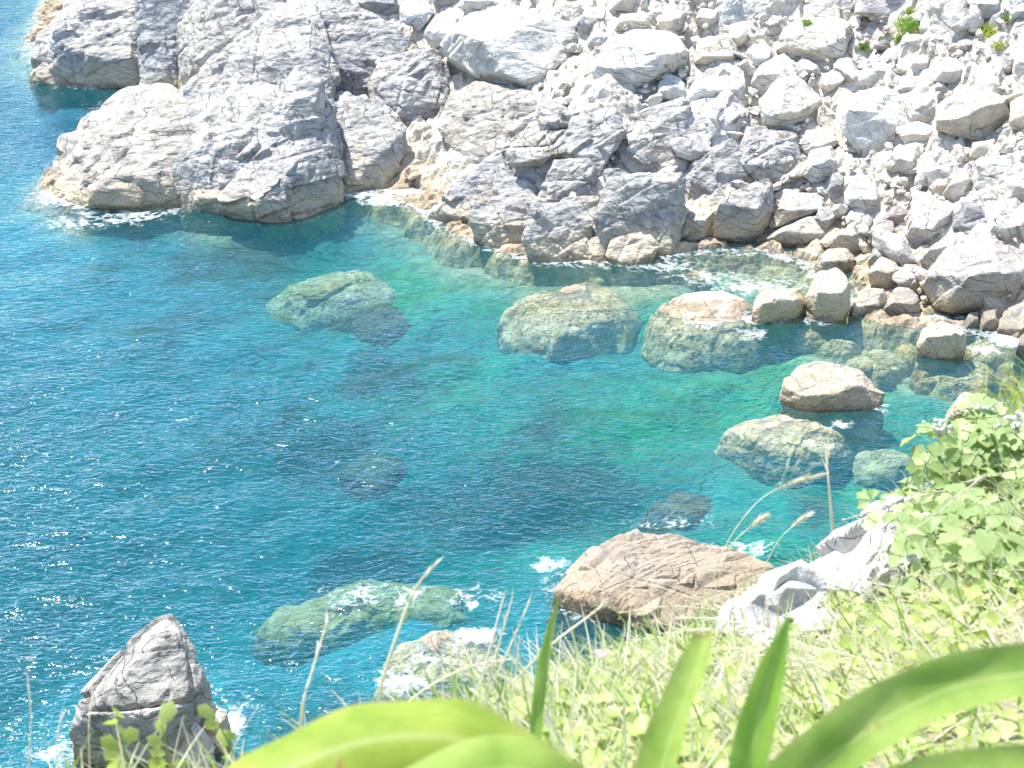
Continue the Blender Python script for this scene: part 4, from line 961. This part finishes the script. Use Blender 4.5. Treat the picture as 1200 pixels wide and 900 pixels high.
n1 = m.noise(pos, 9, 5, 0.7); n2 = m.noise(pos, 60, 4, 0.7)
c = m.mix(m.rng(n1, 0.35, 0.65), (0.24, 0.21, 0.12), (0.44, 0.40, 0.27))
c = m.mix(m.rng(n2, 0.45, 0.65), c, (0.20, 0.24, 0.08))
bs = m.n('ShaderNodeBsdfPrincipled'); m.l(c, bs.inputs['Base Color']); bs.inputs['Roughness'].default_value = 0.95
b1 = m.n('ShaderNodeBump'); b1.inputs['Distance'].default_value = 0.02; m.l(n2, b1.inputs['Height']); m.l(b1.outputs[0], bs.inputs['Normal'])
m.l(bs.outputs[0], m.out.inputs[0])
link('cliff_bank', me, m.m, kind='structure')

GRN = leaf_material('fresh_leaf', (0.28, 0.36, 0.09), (0.52, 0.58, 0.26), 0.45)
GLAUC = leaf_material('glaucous_leaf', (0.22, 0.32, 0.11), (0.42, 0.50, 0.24), 0.42, 18)
STRAW = leaf_material('dry_straw', (0.62, 0.57, 0.46), (0.82, 0.78, 0.68), 0.5, 20, 0.8, 0.1)
BLADE = leaf_material('green_blade', (0.14, 0.26, 0.05), (0.32, 0.44, 0.12), 0.45)
YEL = leaf_material('yellow_grass', (0.36, 0.40, 0.08), (0.55, 0.56, 0.20), 0.45)
STEM = leaf_material('green_stem', (0.16, 0.26, 0.08), (0.34, 0.42, 0.16), 0.2)
WHITE = leaf_material('white_flower', (0.75, 0.77, 0.70), (0.85, 0.86, 0.82), 0.3)
PURP = leaf_material('lilac_flower', (0.55, 0.32, 0.6), (0.7, 0.5, 0.75), 0.3)

def vnorm(v): return v / (np.linalg.norm(v) + 1e-9)
gr = random.Random(21)
def bank_area_samples(n, lo=540, hi=1300, v0=0.12, v1=1.0):
    out = []
    while len(out) < n:
        px, v = gr.uniform(lo, hi), gr.uniform(v0, v1)
        p = bank(px, v)
        # accept in proportion to the ground area of a pixel column at this distance
        if gr.random() < (np.linalg.norm(p - CAM) / 6.5) ** 1.0: out.append((px, v, p))
    return out

# low round-leaved ground cover
g = MB()
SM = bank_area_samples(9000, 540, 1480) + bank_area_samples(4500, 1480, 1900, 0.0); PN = fbm(np.array([q[2] for q in SM]) * 5.0, 3, 77)
for (px, v, p), pt_ in zip(SM, PN):
    if px < 640 and v < 0.6 and gr.random() < 0.5: continue
    if pt_ < -0.12 and gr.random() < 0.8: continue
    r_ = gr.uniform(0.005, 0.0135) * (1.5 if gr.random() < 0.08 else 1); nrm = vnorm(np.array([gr.gauss(0, 0.45), gr.gauss(-0.15, 0.45), 1.0]))
    a = vnorm(np.cross(nrm, [gr.gauss(0, 1), gr.gauss(0, 1), 0.1])); b = np.cross(nrm, a)
    c0 = p + np.array([0, 0, gr.uniform(0.005, 0.06)])
    nn = 8
    ringv = [c0 + (a * math.cos(2 * math.pi * k / nn) * 1.05 + b * math.sin(2 * math.pi * k / nn)) * r_ * (0.72 if k == 0 else 1.0) + nrm * r_ * (0.22 + gr.uniform(-.12, .12)) for k in range(nn)]
    g.add([c0] + ringv, [(0, 1 + k, 1 + (k + 1) % nn) for k in range(nn)])
g.build('ground_cover', GRN, kind='stuff', label='low round leaved yellow green plants covering the bank', category='ground cover')

def blade(mb, p, h, lean, wid, segs=5, droop=0.5):
    """a grass blade: tapering bent strip"""
    d0 = vnorm(np.array([lean[0], lean[1], 1.0])); side = vnorm(np.cross(d0, [gr.gauss(0, 1), gr.gauss(0, 1), 0.2]))
    V, q = [], np.array(p, float); d = d0.copy()
    for k in range(segs + 1):
        t = k / segs; ww = wid * (1 - t ** 1.6) + 0.0004
        V += [q - side * ww, q + side * ww]
        d = vnorm(d + np.array([lean[0], lean[1], -0.6]) * droop / segs); q = q + d * h / segs
    mb.add(V, [(2 * k, 2 * k + 1, 2 * k + 3, 2 * k + 2) for k in range(segs)])

g1, g2 = MB(), MB()
SM = bank_area_samples(9000, 520, 1480) + bank_area_samples(5000, 1480, 1900, 0.0); PN = fbm(np.array([q[2] for q in SM]) * 5.0, 3, 77)
for (px, v, p), pt_ in zip(SM, PN):
    dry = gr.random() < (0.9 if pt_ < -0.05 else 0.5)
    h = gr.uniform(0.05, 0.17)
    blade(g2 if dry else g1, p - np.array([0, 0, 0.01]), h, (gr.gauss(-0.35, 0.45), gr.gauss(0.0, 0.4)), gr.uniform(0.0012, 0.0028), 5, gr.uniform(0.3, 1.0))
for k in range(330):
    px, v = gr.uniform(-60, 560), gr.uniform(0.72, 1.0); p = bank(px, v)
    blade(g2 if gr.random() < 0.6 else g1, p, gr.uniform(0.05, 0.15), (gr.gauss(-0.1, 0.35), gr.gauss(0, 0.3)), gr.uniform(0.0009, 0.002), 5, gr.uniform(0.2, 0.7))
g1.build('grass', BLADE, kind='stuff', label='green grass blades growing through the ground cover on the bank', category='grass')
g2.build('dry_grass', STRAW, kind='stuff', label='straw coloured dead grass tangled over the bank', category='dry grass')

# long pale bent grass sweeping across the right of the bank
g3 = MB()
for k in range(230):
    px, v = gr.uniform(800, 1300), gr.uniform(0.35, 1.0)
    p = bank(px, v) + np.array([gr.uniform(0.1, 0.4), 0, 0.02])
    pts, q, d = [], p.copy(), vnorm(np.array([-0.9 + gr.gauss(0, 0.2), gr.gauss(-0.1, 0.2), 0.45 + gr.gauss(0, 0.15)]))
    L = gr.uniform(0.2, 0.42)
    for j in range(7):
        pts.append(q.copy()); d = vnorm(d + np.array([-0.02, 0, -0.16])); q = q + d * L / 6
    g3.tube(pts, 0.0016, 0.0009, 4)
    for j in range(26):                              # feathery head
        t = 0.62 + 0.38 * j / 26; i0 = min(int(t * 6), 5); base_ = pts[i0] + (pts[i0 + 1] - pts[i0]) * (t * 6 - i0)
        e = base_ + vnorm(pts[-1] - pts[-2]) * 0.014 + np.array([gr.gauss(0, 0.006), gr.gauss(0, 0.006), gr.gauss(0, 0.006)])
        sd2 = vnorm(np.array([gr.gauss(0, 1), gr.gauss(0, 1), gr.gauss(0, 1)])) * 0.0016
        g3.add([base_ - sd2, base_ + sd2, e], [(0, 1, 2)])
g3.build('plume_grass', STRAW, kind='stuff', label='silvery bent plume grass sweeping across the bank below the leafy shrub', category='grass')

# pale rock breaking through the grass
BR = dict(sub=6, style='block', joint=0.11, mat=PALE, rough=1.5, deep=0.9)
rock('bank_rock', [(832, 752), (848, 716), (886, 688), (932, 666), (962, 690), (934, 736), (880, 772)], 'chalk white rock breaking through the grass in front of the brown sea rock', 'rock', dist=3.3, slope=30, bulge=0.3, **BR)
rock('bank_rock', [(926, 670), (1000, 638), (1044, 604), (1064, 614), (1040, 664), (990, 712), (945, 728)], 'long chalk white rock at the brink under the feathery seed heads', 'rock', dist=3.65, slope=30, bulge=0.3, **BR)
rock('bank_rock', [(1010, 640), (1024, 606), (1070, 586), (1100, 604), (1080, 640), (1040, 660)], 'white rock half hidden under the leafy shrub', 'rock', dist=3.95, slope=25, bulge=0.3, **BR)

for pl, dd, lab in (([(872, 770), (880, 748), (902, 740), (920, 752), (910, 772)], 3.0, 'small chalky lump in the grass at the foot of the chalk white rock'), ([(930, 742), (944, 718), (970, 708), (984, 724), (962, 746)], 3.2, 'broken white stone in the grass below the long chalk white rock'),
                    ([(1000, 706), (1012, 676), (1040, 664), (1050, 684), (1028, 708)], 3.3, 'white stone between the long chalk white rock and the shrub'), ([(1046, 664), (1060, 640), (1084, 634), (1092, 652), (1070, 670)], 3.35, 'white stone showing under the lowest leaves of the shrub')):
    rock('bank_stone', pl, lab, 'stone', dist=dd, slope=35, bulge=0.4, sub=5, style='block', joint=0.07, mat=PALE, rough=1.4, deep=0.9)

# ---- single dry stalks
def px_path(pts, nseg=6):
    """(px, py, distance) control points to a smooth 3D path"""
    C = [at_d(*p) for p in pts]
    C = [2 * C[0] - C[1]] + C + [2 * C[-1] - C[-2]]
    out = []
    for i in range(1, len(C) - 2):
        for t in np.linspace(0, 1, nseg + 1)[:-1]:
            a, b, c, d = C[i - 1], C[i], C[i + 1], C[i + 2]
            out.append(0.5 * ((2 * b) + (c - a) * t + (2 * a - 5 * b + 4 * c - d) * t * t + (3 * b - a - 3 * c + d) * t ** 3))
    out.append(C[-2])
    return out
ST = [([(430, 905, 2.1), (446, 808, 1.95), (472, 724, 1.93), (488, 688, 1.93), (511, 660, 1.9)], 0.0026, 'tall curved dry stalk in front of the foam topped rock'),
      ([(345, 935, 2.1), (354, 832, 2.0), (366, 786, 2.0), (383, 729, 2.0)], 0.0024, 'straight dry stalk left of the tall curved stalk'),
      ([(980, 670, 4.2), (977, 640, 4.1), (972, 575, 4.0), (968, 532, 4.0)], 0.0052, 'upright thick dry stalk rising from the chalk white rock'),
      ([(556, 860, 2.4), (575, 790, 2.3), (600, 702, 2.3)], 0.0022, 'leaning dry stalk in the straw tuft above the broad leaf'),
      ([(548, 860, 2.4), (566, 790, 2.35), (590, 700, 2.35)], 0.0022, 'upright dry stalk in the straw tuft above the broad leaf'),
      ([(552, 858, 2.3), (590, 775, 2.2), (621, 702, 2.2)], 0.0020, 'outermost dry stalk of the straw tuft, bent towards the green blade'),
      ([(545, 862, 2.4), (630, 770, 2.3), (690, 722, 2.3), (710, 706, 2.3)], 0.0022, 'long slanting dry stalk crossing behind the green blade'),
      ([(28, 960, 2.2), (36, 850, 2.1), (32, 790, 2.1)], 0.0014, 'thin dry stalk at the left end of the bank'),
      ([(75, 960, 2.2), (66, 880, 2.1), (72, 838, 2.1)], 0.0014, 'short dry stalk in front of the dark pyramid rock'),
      ([(108, 960, 2.2), (104, 860, 2.1), (108, 812, 2.1)], 0.0015, 'dry stalk rising before the hollow of the dark pyramid rock'),
      ([(178, 960, 2.2), (190, 850, 2.1), (206, 806, 2.1)], 0.0015, 'thin pale stalk beside the leafy sprig'),
      ([(420, 905, 2.2), (470, 830, 2.1), (540, 785, 2.1), (600, 772, 2.1)], 0.0018, 'low bent dry stem running into the straw tuft'),
      ([(730, 850, 2.8), (722, 790, 2.7), (733, 738, 2.7)], 0.0016, 'short dry stalk standing in the ground cover before the tan sea rock')]
for pts, r_, lab in ST:
    P = px_path(pts); b = P[0]
    root = thing('dry_stalk', lab, 'stalk', tuple(b), 'dry stalks on the bank')
    t_ = MB(); t_.tube([p - b for p in P], r_, r_ * 0.5, 6); t_.build('stem', STRAW, root)
    t_ = MB()
    for j in range(9):
        k = len(P) - 1 - j * 0.5; q = P[max(0, int(k))] - b; e = q + vnorm(P[-1] - P[-2]) * r_ * 7 + np.array([gr.gauss(0, 1), gr.gauss(0, 1), gr.gauss(0, 1)]) * r_ * 1.6
        sd2 = vnorm(np.array([gr.gauss(0, 1), gr.gauss(0, 1), gr.gauss(0, 1)])) * r_ * 0.9
        t_.add([q - sd2, q + sd2, e], [(0, 1, 2)])
    t_.build('dead_head', STRAW, root, smooth=False)

# ---- seed plumes
PL = [([(830, 700, 3.3), (850, 640, 3.2), (888, 588, 3.2), (930, 565, 3.2), (964, 556, 3.2)], 'long feathery seed head bowing over the green water'),
      ([(835, 700, 3.2), (856, 642, 3.1), (880, 617, 3.1), (896, 606, 3.1)], 'short feathery seed head beside the long bowing one'),
      ([(880, 700, 3.4), (908, 640, 3.3), (930, 616, 3.3), (948, 603, 3.3)], 'pale feathery seed head above the chalk white rock'),
      ([(1000, 720, 3.2), (1050, 640, 3.1), (1100, 600, 3.1), (1150, 560, 3.1)], 'feathery seed head crossing the lower left leaves of the shrub')]
for pts, lab in PL:
    P = px_path(pts); b = P[0]
    root = thing('seed_plume', lab, 'grass stalk', tuple(b), 'feathery seed heads')
    t_ = MB(); t_.tube([p - b for p in P], 0.0013, 0.0007, 5); t_.build('stem', STRAW, root)
    t_ = MB(); n0 = int(len(P) * 0.62)
    for j in range(150):
        u_ = n0 + (len(P) - 1.01 - n0) * gr.random(); i0 = int(u_); q = P[i0] + (P[i0 + 1] - P[i0]) * (u_ - i0) - b
        sw = 0.010 * math.sin(math.pi * (0.15 + 0.8 * (u_ - n0) / (len(P) - n0)))
        e = q + vnorm(P[i0 + 1] - P[i0]) * 0.016 + np.array([gr.gauss(0, 1), gr.gauss(0, 1), gr.gauss(0, 1)]) * sw * 0.55
        sd2 = vnorm(np.array([gr.gauss(0, 1), gr.gauss(0, 1), gr.gauss(0, 1)])) * 0.0016
        t_.add([q - sd2, q + sd2, e], [(0, 1, 2)])
    t_.build('plume', STRAW, root, smooth=False)

# ---- strap-leaved lily close to the camera
def strap_material():
    m = NT('strap_leaf')
    geo = m.n('ShaderNodeNewGeometry')
    u = m.n('ShaderNodeAttribute', attribute_name='across').outputs['Fac']
    rim = m.n('ShaderNodeAttribute', attribute_name='rim').outputs['Fac']
    n1 = m.noise(geo.outputs['Position'], 22, 4, 0.6)
    au = m.mth('ABSOLUTE', u)
    cb = m.n('ShaderNodeCombineXYZ'); m.l(m.mth('MULTIPLY', u, 26.0), cb.inputs[0])
    sn = m.mth('MULTIPLY', m.mth('SUBTRACT', m.noise(cb.outputs[0], 1.0, 3, 0.7), 0.5), 4.0)
    f = m.mth('ADD', m.mth('MULTIPLY', n1, 0.9), m.mth('MULTIPLY', sn, 0.20))
    oi = m.n('ShaderNodeObjectInfo')
    c = m.mix(m.rng(f, 0.3, 0.75), (0.17, 0.29, 0.05), (0.36, 0.46, 0.13))
    c = m.mix(1.0, c, oi.outputs['Color'], 'MULTIPLY')
    c = m.mix(m.rng(au, 0.02, 0.09, 0.45, 0.0), c, (0.50, 0.56, 0.25))
    sp = m.noise(geo.outputs['Position'], 130, 2, 0.5)
    c = m.mix(m.mth('MULTIPLY', m.rng(sp, 0.66, 0.74), m.rng(n1, 0.5, 0.6)), c, (0.36, 0.22, 0.10))
    c = m.mix(m.rng(au, 0.90, 1.0, 0, 0.6), c, (0.40, 0.40, 0.16))
    c = m.mix(m.rng(rim, 0.25, 0.8), c, (0.34, 0.17, 0.08))
    bs = m.n('ShaderNodeBsdfPrincipled'); m.l(c, bs.inputs['Base Color']); bs.inputs['Roughness'].default_value = 0.5; bs.inputs['Specular IOR Level'].default_value = 0.25
    bp = m.n('ShaderNodeBump'); bp.inputs['Distance'].default_value = 0.0006; bp.inputs['Strength'].default_value = 0.25; m.l(sn, bp.inputs['Height']); m.l(bp.outputs[0], bs.inputs['Normal'])
    tr = m.n('ShaderNodeBsdfTranslucent'); m.l(c, tr.inputs[0])
    m.l(m.mixs(0.52, bs.outputs[0], tr.outputs[0]), m.out.inputs[0])
    return m.m
STRAP = strap_material()
def strap(parent, origin, ctrl, wdir, keel=0.25, tint=(1, 1, 1), hole=None, rimamt=0.0, label=None, tipcut=False):
    """ctrl: (px, py, distance, half width in metres); wdir: list of width directions as (right, up, away)"""
    P = px_path([c[:3] for c in ctrl], 18); n = len(P)
    hw = np.interp(np.linspace(0, 1, n), np.linspace(0, 1, len(ctrl)), [c[3] for c in ctrl])
    WD = np.array([[np.interp(t, np.linspace(0, 1, len(wdir)), [w_[k] for w_ in wdir]) for k in range(3)] for t in np.linspace(0, 1, n)])
    nu = 31; V, A, B = [], [], []
    us = np.linspace(-1, 1, nu)
    for i in range(n):
        t = vnorm(P[min(i + 1, n - 1)] - P[max(i - 1, 0)])
        wd = RT * WD[i, 0] + UP * WD[i, 1] + FWD * WD[i, 2]; wd = vnorm(wd - t * (wd @ t))
        nn = np.cross(t, wd)
        for u in us:
            edge = 0.06 * math.sin(i * 0.3 + u * 2) * abs(u) ** 3
            V.append(P[i] + wd * u * hw[i] + nn * hw[i] * (keel * (u * u - 0.3) + edge) - origin); A.append(u)
            rv = rimamt * max(0, (u - 0.93) / 0.07)
            if hole is not None:
                e = math.sqrt(((i / (n - 1) - hole[0]) / hole[2]) ** 2 + ((u - hole[1]) / hole[3]) ** 2); e *= 1 + 0.18 * math.sin(7 * math.atan2(u - hole[1], (i / (n - 1) - hole[0]) * 4)); rv = max(rv, (1.25 - e) * 4 if e < 1.25 else 0)
            if tipcut and i > n - 4: rv = max(rv, 0.6)
            B.append(rv)
    Q = []
    for i in range(n - 1):
        for j in range(nu - 1):
            if hole is not None:
                if ((((i + .5) / (n - 1) - hole[0]) / hole[2]) ** 2 + (((us[j] + us[j + 1]) / 2 - hole[1]) / hole[3]) ** 2) < 1: continue
            Q.append((i * nu + j, i * nu + j + 1, (i + 1) * nu + j + 1, (i + 1) * nu + j))
    me = mesh_np('leaf', V, Q)
    for nm, arr in (('across', A), ('rim', B)):
        a = me.attributes.new(nm, 'FLOAT', 'POINT'); a.data.foreach_set('value', np.array(arr, np.float32))
    o = link('leaf', me, STRAP, parent, label=label)
    o.color = (*tint, 1)
    return o
b0 = at_d(760, 1120, 1.25); b0[2] = bank(760, 0.05)[2]
lily = thing('strap_leaved_lily', 'strap leaved green lily plant growing at the near edge of the bank', 'plant', tuple(b0))
strap(lily, b0, [(840, 1150, 1.22, .026), (740, 1010, 1.05, .034), (640, 918, 0.98, .040), (540, 874, 0.95, .042), (430, 876, 0.94, .040), (310, 918, 0.93, .032), (180, 985, 0.93, .014)],
      [(0.3, 0.5, 0.6), (0.1, 0.72, 0.6), (0, 0.72, 0.7), (-0.2, 0.7, 0.7)], 0.62, (1.3, 1.16, 0.85), None, 0.9, 'broad dark green arching leaf with a reddish brown rim')
strap(lily, b0, [(800, 1140, 1.2, .022), (740, 1010, 1.0, .026), (660, 925, 0.88, .022), (580, 902, 0.86, .021), (490, 934, 0.85, .018), (400, 1000, 0.85, .010)],
      [(0.3, 0.5, 0.6), (0.1, 0.8, 0.5), (0, 0.85, 0.5), (-0.3, 0.8, 0.5)], 0.3, (1.25, 1.2, 1.1), None, 0.3, 'pale yellow green leaf crossing in front of the broad dark one')
strap(lily, b0, [(740, 1120, 1.22, .014), (760, 960, 1.12, .017), (785, 860, 1.06, .016), (815, 780, 1.02, .012), (827, 742, 1.0, .007)],
      [(0.95, 0.1, 0.3), (0.95, 0.15, 0.3)], 0.5, (1.25, 1.2, 1.2), None, 0.0, 'upright pale leaf with a withered blunt tip', True)
strap(lily, b0, [(820, 1120, 1.15, .010), (862, 960, 1.02, .012), (885, 860, 0.97, .0125), (905, 785, 0.94, .0085), (925, 722, 0.92, .001)],
      [(0.9, 0.2, -0.35), (0.95, 0.2, -0.3)], 0.5, (0.9, 1.05, 0.75), None, 0.0, 'narrow pointed bright green upright leaf')
strap(lily, b0, [(860, 1120, 1.2, .022), (905, 960, 1.05, .020), (985, 876, 0.98, .020), (1090, 814, 0.95, .018), (1200, 788, 0.93, .016), (1320, 790, 0.93, .013), (1420, 840, 0.93, .007)],
      [(-0.6, 0.5, 0.6), (-0.35, 0.75, 0.55), (-0.2, 0.8, 0.6), (0.1, 0.8, 0.6)], 0.55, (1.05, 1.05, 1.1), None, 0.15, 'long channelled leaf arching towards the shrub side')
strap(lily, b0, [(860, 1150, 1.15, .018), (940, 1020, 0.98, .016), (1040, 940, 0.92, .016), (1160, 908, 0.90, .015), (1300, 930, 0.88, .02), (1400, 1000, 0.88, .008)],
      [(-0.4, 0.6, 0.6), (-0.2, 0.8, 0.5), (0.1, 0.8, 0.5)], 0.35, (1.2, 1.15, 1.2), None, 0.1, 'low pale leaf under the long channelled leaf')
for ctrl in ([(622, 960, 1.7, .006), (630, 845, 1.62, .0075), (638, 775, 1.6, .007), (654, 700, 1.58, .001)],):
    o0 = at_d(*ctrl[0][:3])
    gb = thing('green_blade', 'single upright green grass blade between the straw tuft and the ground cover' if ctrl[0][0] == 622 else 'bent green grass blade leaning over the ground cover', 'grass blade', tuple(o0))
    strap(gb, o0, ctrl, [(0.95, 0.2, 0.2), (0.9, 0.3, 0.2)], 0.5, (0.85, 1.0, 0.8))

# ---- leafy shrub on the brink
def lobed_leaf(mb):
    """three stalked leaflets, each a wedge with rounded lobes, lying in the XY plane, pointing along +Y, unit length"""
    for ang, sc_, oy in ((0, 1.0, 0.32), (R(62), 0.85, 0.26), (R(-62), 0.85, 0.26)):
        prof = [(0, 0.0), (-0.10, 0.12), (-0.25, 0.34), (-0.31, 0.50), (-0.23, 0.62), (-0.15, 0.58), (-0.11, 0.70), (0.0, 0.76), (0.11, 0.70), (0.15, 0.58), (0.23, 0.62), (0.31, 0.50), (0.25, 0.34), (0.10, 0.12)]
        V = []
        for x, y in prof + [(0, 0.42)]:
            x, y = x * sc_, y * sc_
            zz = 0.25 * abs(x) - 0.22 * y * y
            V.append((x * math.cos(ang) - y * math.sin(ang) - 0.1 * math.sin(ang), x * math.sin(ang) + y * math.cos(ang) + oy, zz))
        m_ = len(prof)
        mb.add(V, [(m_, k, (k + 1) % m_) for k in range(m_)])
        mb.tube([(0, 0, 0), (-0.05 * math.sin(ang), oy * 0.6, 0.01), V[0]], 0.014, 0.010, 3)
    mb.tube([(0, -0.5, -0.25), (0, -0.2, -0.06), (0, 0, 0)], 0.018, 0.014, 3)
lm = []
for k in range(3):
    mb = MB(); lobed_leaf(mb)
    me = bpy.data.meshes.new('leaf'); me.from_pydata([(x, y, z * (0.6 + 0.5 * k)) for x, y, z in mb.v], [], mb.f)
    me.polygons.foreach_set('use_smooth', [True] * len(me.polygons)); me.materials.append(GLAUC); lm.append(me)
def shrub(base, centres, nleaf, label, rnd, size=0.085):
    root = thing('leafy_shrub', label, 'shrub', tuple(base))
    for c_, r_ in centres:
        q = c_ - base
        mb = MB(); mid_ = q * 0.55 + np.array([rnd.gauss(0, .03), 0, -0.03])
        mb.tube([np.array([q[0] * 0.25, q[1] * 0.25, -0.03]), mid_, q], 0.009, 0.004, 6); mb.build('stem', STEM, root)
    tot = sum(r_ ** 2 for _, r_ in centres)
    for c_, r_ in centres:
        for k in range(int(nleaf * r_ ** 2 / tot)):
            d = vnorm(np.array([rnd.gauss(0, 1), rnd.gauss(-0.55, 0.9), rnd.gauss(0.45, 0.8)]))
            pos_ = c_ + d * r_ * rnd.uniform(0.5, 1.05) * np.array([1, 1, 0.9]) - base
            nrm = vnorm(d * 0.7 + np.array([rnd.gauss(0, .35), rnd.gauss(-0.25, .35), 0.75]))
            yv = vnorm(np.cross(nrm, vnorm(np.array([rnd.gauss(0, 1), rnd.gauss(0, 1), rnd.gauss(0, .4)]))))
            yv = vnorm(yv + d * 0.8 - nrm * (nrm @ (yv + d * 0.8))); xv = np.cross(yv, nrm)
            s_ = size * rnd.uniform(0.65, 1.15)
            o = bpy.data.objects.new('leaf', lm[rnd.randrange(3)]); COL.objects.link(o); o.parent = root
            M = Matrix(((xv[0], yv[0], nrm[0], pos_[0]), (xv[1], yv[1], nrm[1], pos_[1]), (xv[2], yv[2], nrm[2], pos_[2]), (0, 0, 0, 1)))
            o.matrix_local = M @ Matrix.Scale(s_, 4)
    return root
Bs = bank(1150, 0.78)
rs_ = random.Random(4)
CT = [(1052, 600, 4.0, .085), (1095, 575, 4.0, .10), (1120, 520, 4.05, .10), (1150, 510, 4.0, .11), (1190, 540, 3.9, .13), (1105, 632, 3.35, .09), (1155, 606, 3.5, .11), (1205, 612, 3.4, .12), (1148, 660, 3.0, .075), (1196, 676, 2.9, .085), (1250, 560, 3.9, .15), (1270, 640, 3.3, .12), (1086, 660, 3.1, .055), (1050, 634, 3.5, .06)]
sh = shrub(Bs, [(at_d(a, b, c), d) for a, b, c, d in CT], 290, 'leafy pale green shrub with lobed leaves and white flower heads', rs_, 0.072)
I1, F1 = ico(1)
for px, py, dd in ((1146, 482, 4.0), (1158, 478, 4.05), (1184, 497, 3.85), (1197, 492, 3.9), (1106, 500, 4.05)):
    c_ = at_d(px, py, dd) - Bs
    mb = MB()
    for k in range(26):
        q = c_ + np.array([gr.gauss(0, 0.016), gr.gauss(0, 0.016), gr.gauss(0, 0.007)])
        mb.add([q + v * 0.0055 for v in I1], F1.tolist())
        mb.tube([c_ - np.array([0, 0, 0.05]), q], 0.0009, 0.0007, 3)
    mb.build('flower_head', WHITE, sh)
    mb = MB(); mb.tube([c_ + np.array([0.01, 0.02, -0.2]), c_ - np.array([0, 0, 0.05])], 0.004, 0.003, 5); mb.build('flower_stalk', STEM, sh)

# yellow green grass beyond the shrub, on the brink
mb = MB(); bp_ = at_d(1204, 490, 5.7)
for k in range(420):
    q = bp_ + np.array([gr.uniform(-0.16, 0.3), gr.uniform(-0.1, 0.25), 0]); q[2] = bp_[2] - 0.10 + 0.9 * (q[0] - bp_[0]) + gr.uniform(-.05, .05)
    blade(mb, q, gr.uniform(0.10, 0.30), (gr.gauss(-0.25, 0.35), gr.gauss(0, 0.3)), 0.0022, 5, 0.8)
mb.build('grass_tuft', YEL, None, tuple(bp_), label='yellow green grass tuft hanging over the brink behind the shrub', category='grass')

# leafy sprigs at the left end of the bank
for px, py, dd, n, lab in ((150, 905, 2.0, 9, 'yellow green sprig in front of the dark pyramid rock'), (205, 915, 2.05, 8, 'small leafy sprig beside the dark pyramid rock'), (294, 905, 2.05, 8, 'pale sprig left of the broad dark green leaf'), (60, 930, 2.1, 5, 'low sprig at the left end of the bank')):
    b = at_d(px, py + 40, dd)
    root = thing('leafy_sprig', lab, 'sprig', tuple(b), 'leafy sprigs')
    hgt = 0.15 if n > 5 else 0.06
    mb = MB(); top = np.array([gr.gauss(-0.01, .02), 0, hgt]); mb.tube([(0, 0, -0.25), top * 0.5 + np.array([.006, 0, 0]), top], 0.0018, 0.001, 5); mb.build('stem', STEM, root)
    for k in range(n):
        t = 0.25 + 0.75 * k / (n - 1); q = top * t; a = gr.uniform(0, 6.28); L = gr.uniform(0.02, 0.032)
        d = vnorm(np.array([math.cos(a), 0.5 * math.sin(a), 0.5])); sd2 = vnorm(np.cross(d, [0, -1, 0.4])) * L * 0.36; nn = np.cross(d, sd2 / np.linalg.norm(sd2)) * L
        mb = MB(); mb.add([q, q + d * L * .35 + sd2 * .8, q + d * L * .75 + sd2, q + d * L * 1.05, q + d * L * .75 - sd2, q + d * L * .35 - sd2 * .8, q + d * L * .55 - nn * .12], [(6, i, (i + 1) % 6) for i in range(6)])
        mb.build('leaf', GRN, root)

# lilac flower in the ground cover
q = at_d(704, 770, 2.75)
fl = thing('lilac_flower', 'tiny lilac flower above the ground cover before the tan sea rock', 'flower', tuple(q - np.array([0, 0, 0.12])))
mb = MB()
for k in range(14):
    a = k * 2.4; d = np.array([math.cos(a) * 0.8, math.sin(a) * 0.8, 0.5 + 0.02 * k]); sd2 = np.array([-math.sin(a), math.cos(a), 0]) * 0.004
    mb.add([np.array([0, 0, .12]), np.array([0, 0, .12]) + d * 0.010 + sd2, np.array([0, 0, .12]) + d * 0.014, np.array([0, 0, .12]) + d * 0.010 - sd2], [(0, 1, 2, 3)])
mb.build('petals', PURP, fl)
mb = MB(); mb.tube([(0, 0, -0.06), (0.004, 0, 0.05), (0, 0, 0.12)], 0.0014, 0.001, 5); mb.build('stem', STEM, fl)

# green tufts high on the scree, standing on whatever stone or gravel lies there
bpy.context.view_layer.update()
DG = bpy.context.evaluated_depsgraph_get()
for px, py, w_, lab in ((1064, 30, 0.9, 'wide green grass patch below the jagged grey ledge'), (1160, 36, 0.8, 'yellowish green grass patch beneath the grey block'), (1055, 46, 0.45, 'small green tuft under the wide grass patch'), (1012, 56, 0.3, 'green tuft beside the dark small stone'), (1170, 54, 0.3, 'round green tuft under the yellowish grass patch'), (1182, 22, 0.35, 'green tuft between the grey block and the dark grey block'), (946, 28, 0.3, 'green tuft at the foot of the blue grey ledge'), (1066, 14, 0.3, 'green tuft in the notch of the jagged grey ledge')):
    d = ray(px, py)
    ok_, loc_, *_r = sc.ray_cast(DG, Vector(CAM + d * 25), Vector(d))
    b = np.array(loc_) if ok_ else hit(px, py)
    mb = MB()
    for k in range(int(420 * w_)):
        q = np.array([max(-w_ * .55, min(w_ * .55, gr.gauss(0, w_ * 0.28))), max(-w_ * .45, min(w_ * .45, gr.gauss(0, w_ * 0.24))), 0]); q[2] = 0.5 * q[1] - 0.04
        blade(mb, q + b, gr.uniform(0.15, 0.36), (gr.gauss(0, 0.5), gr.gauss(0, 0.5)), 0.02, 3, 0.5)
    mb.build('grass_tuft', YEL if 'yellow' in lab else BLADE, None, tuple(b), label=lab, category='grass')
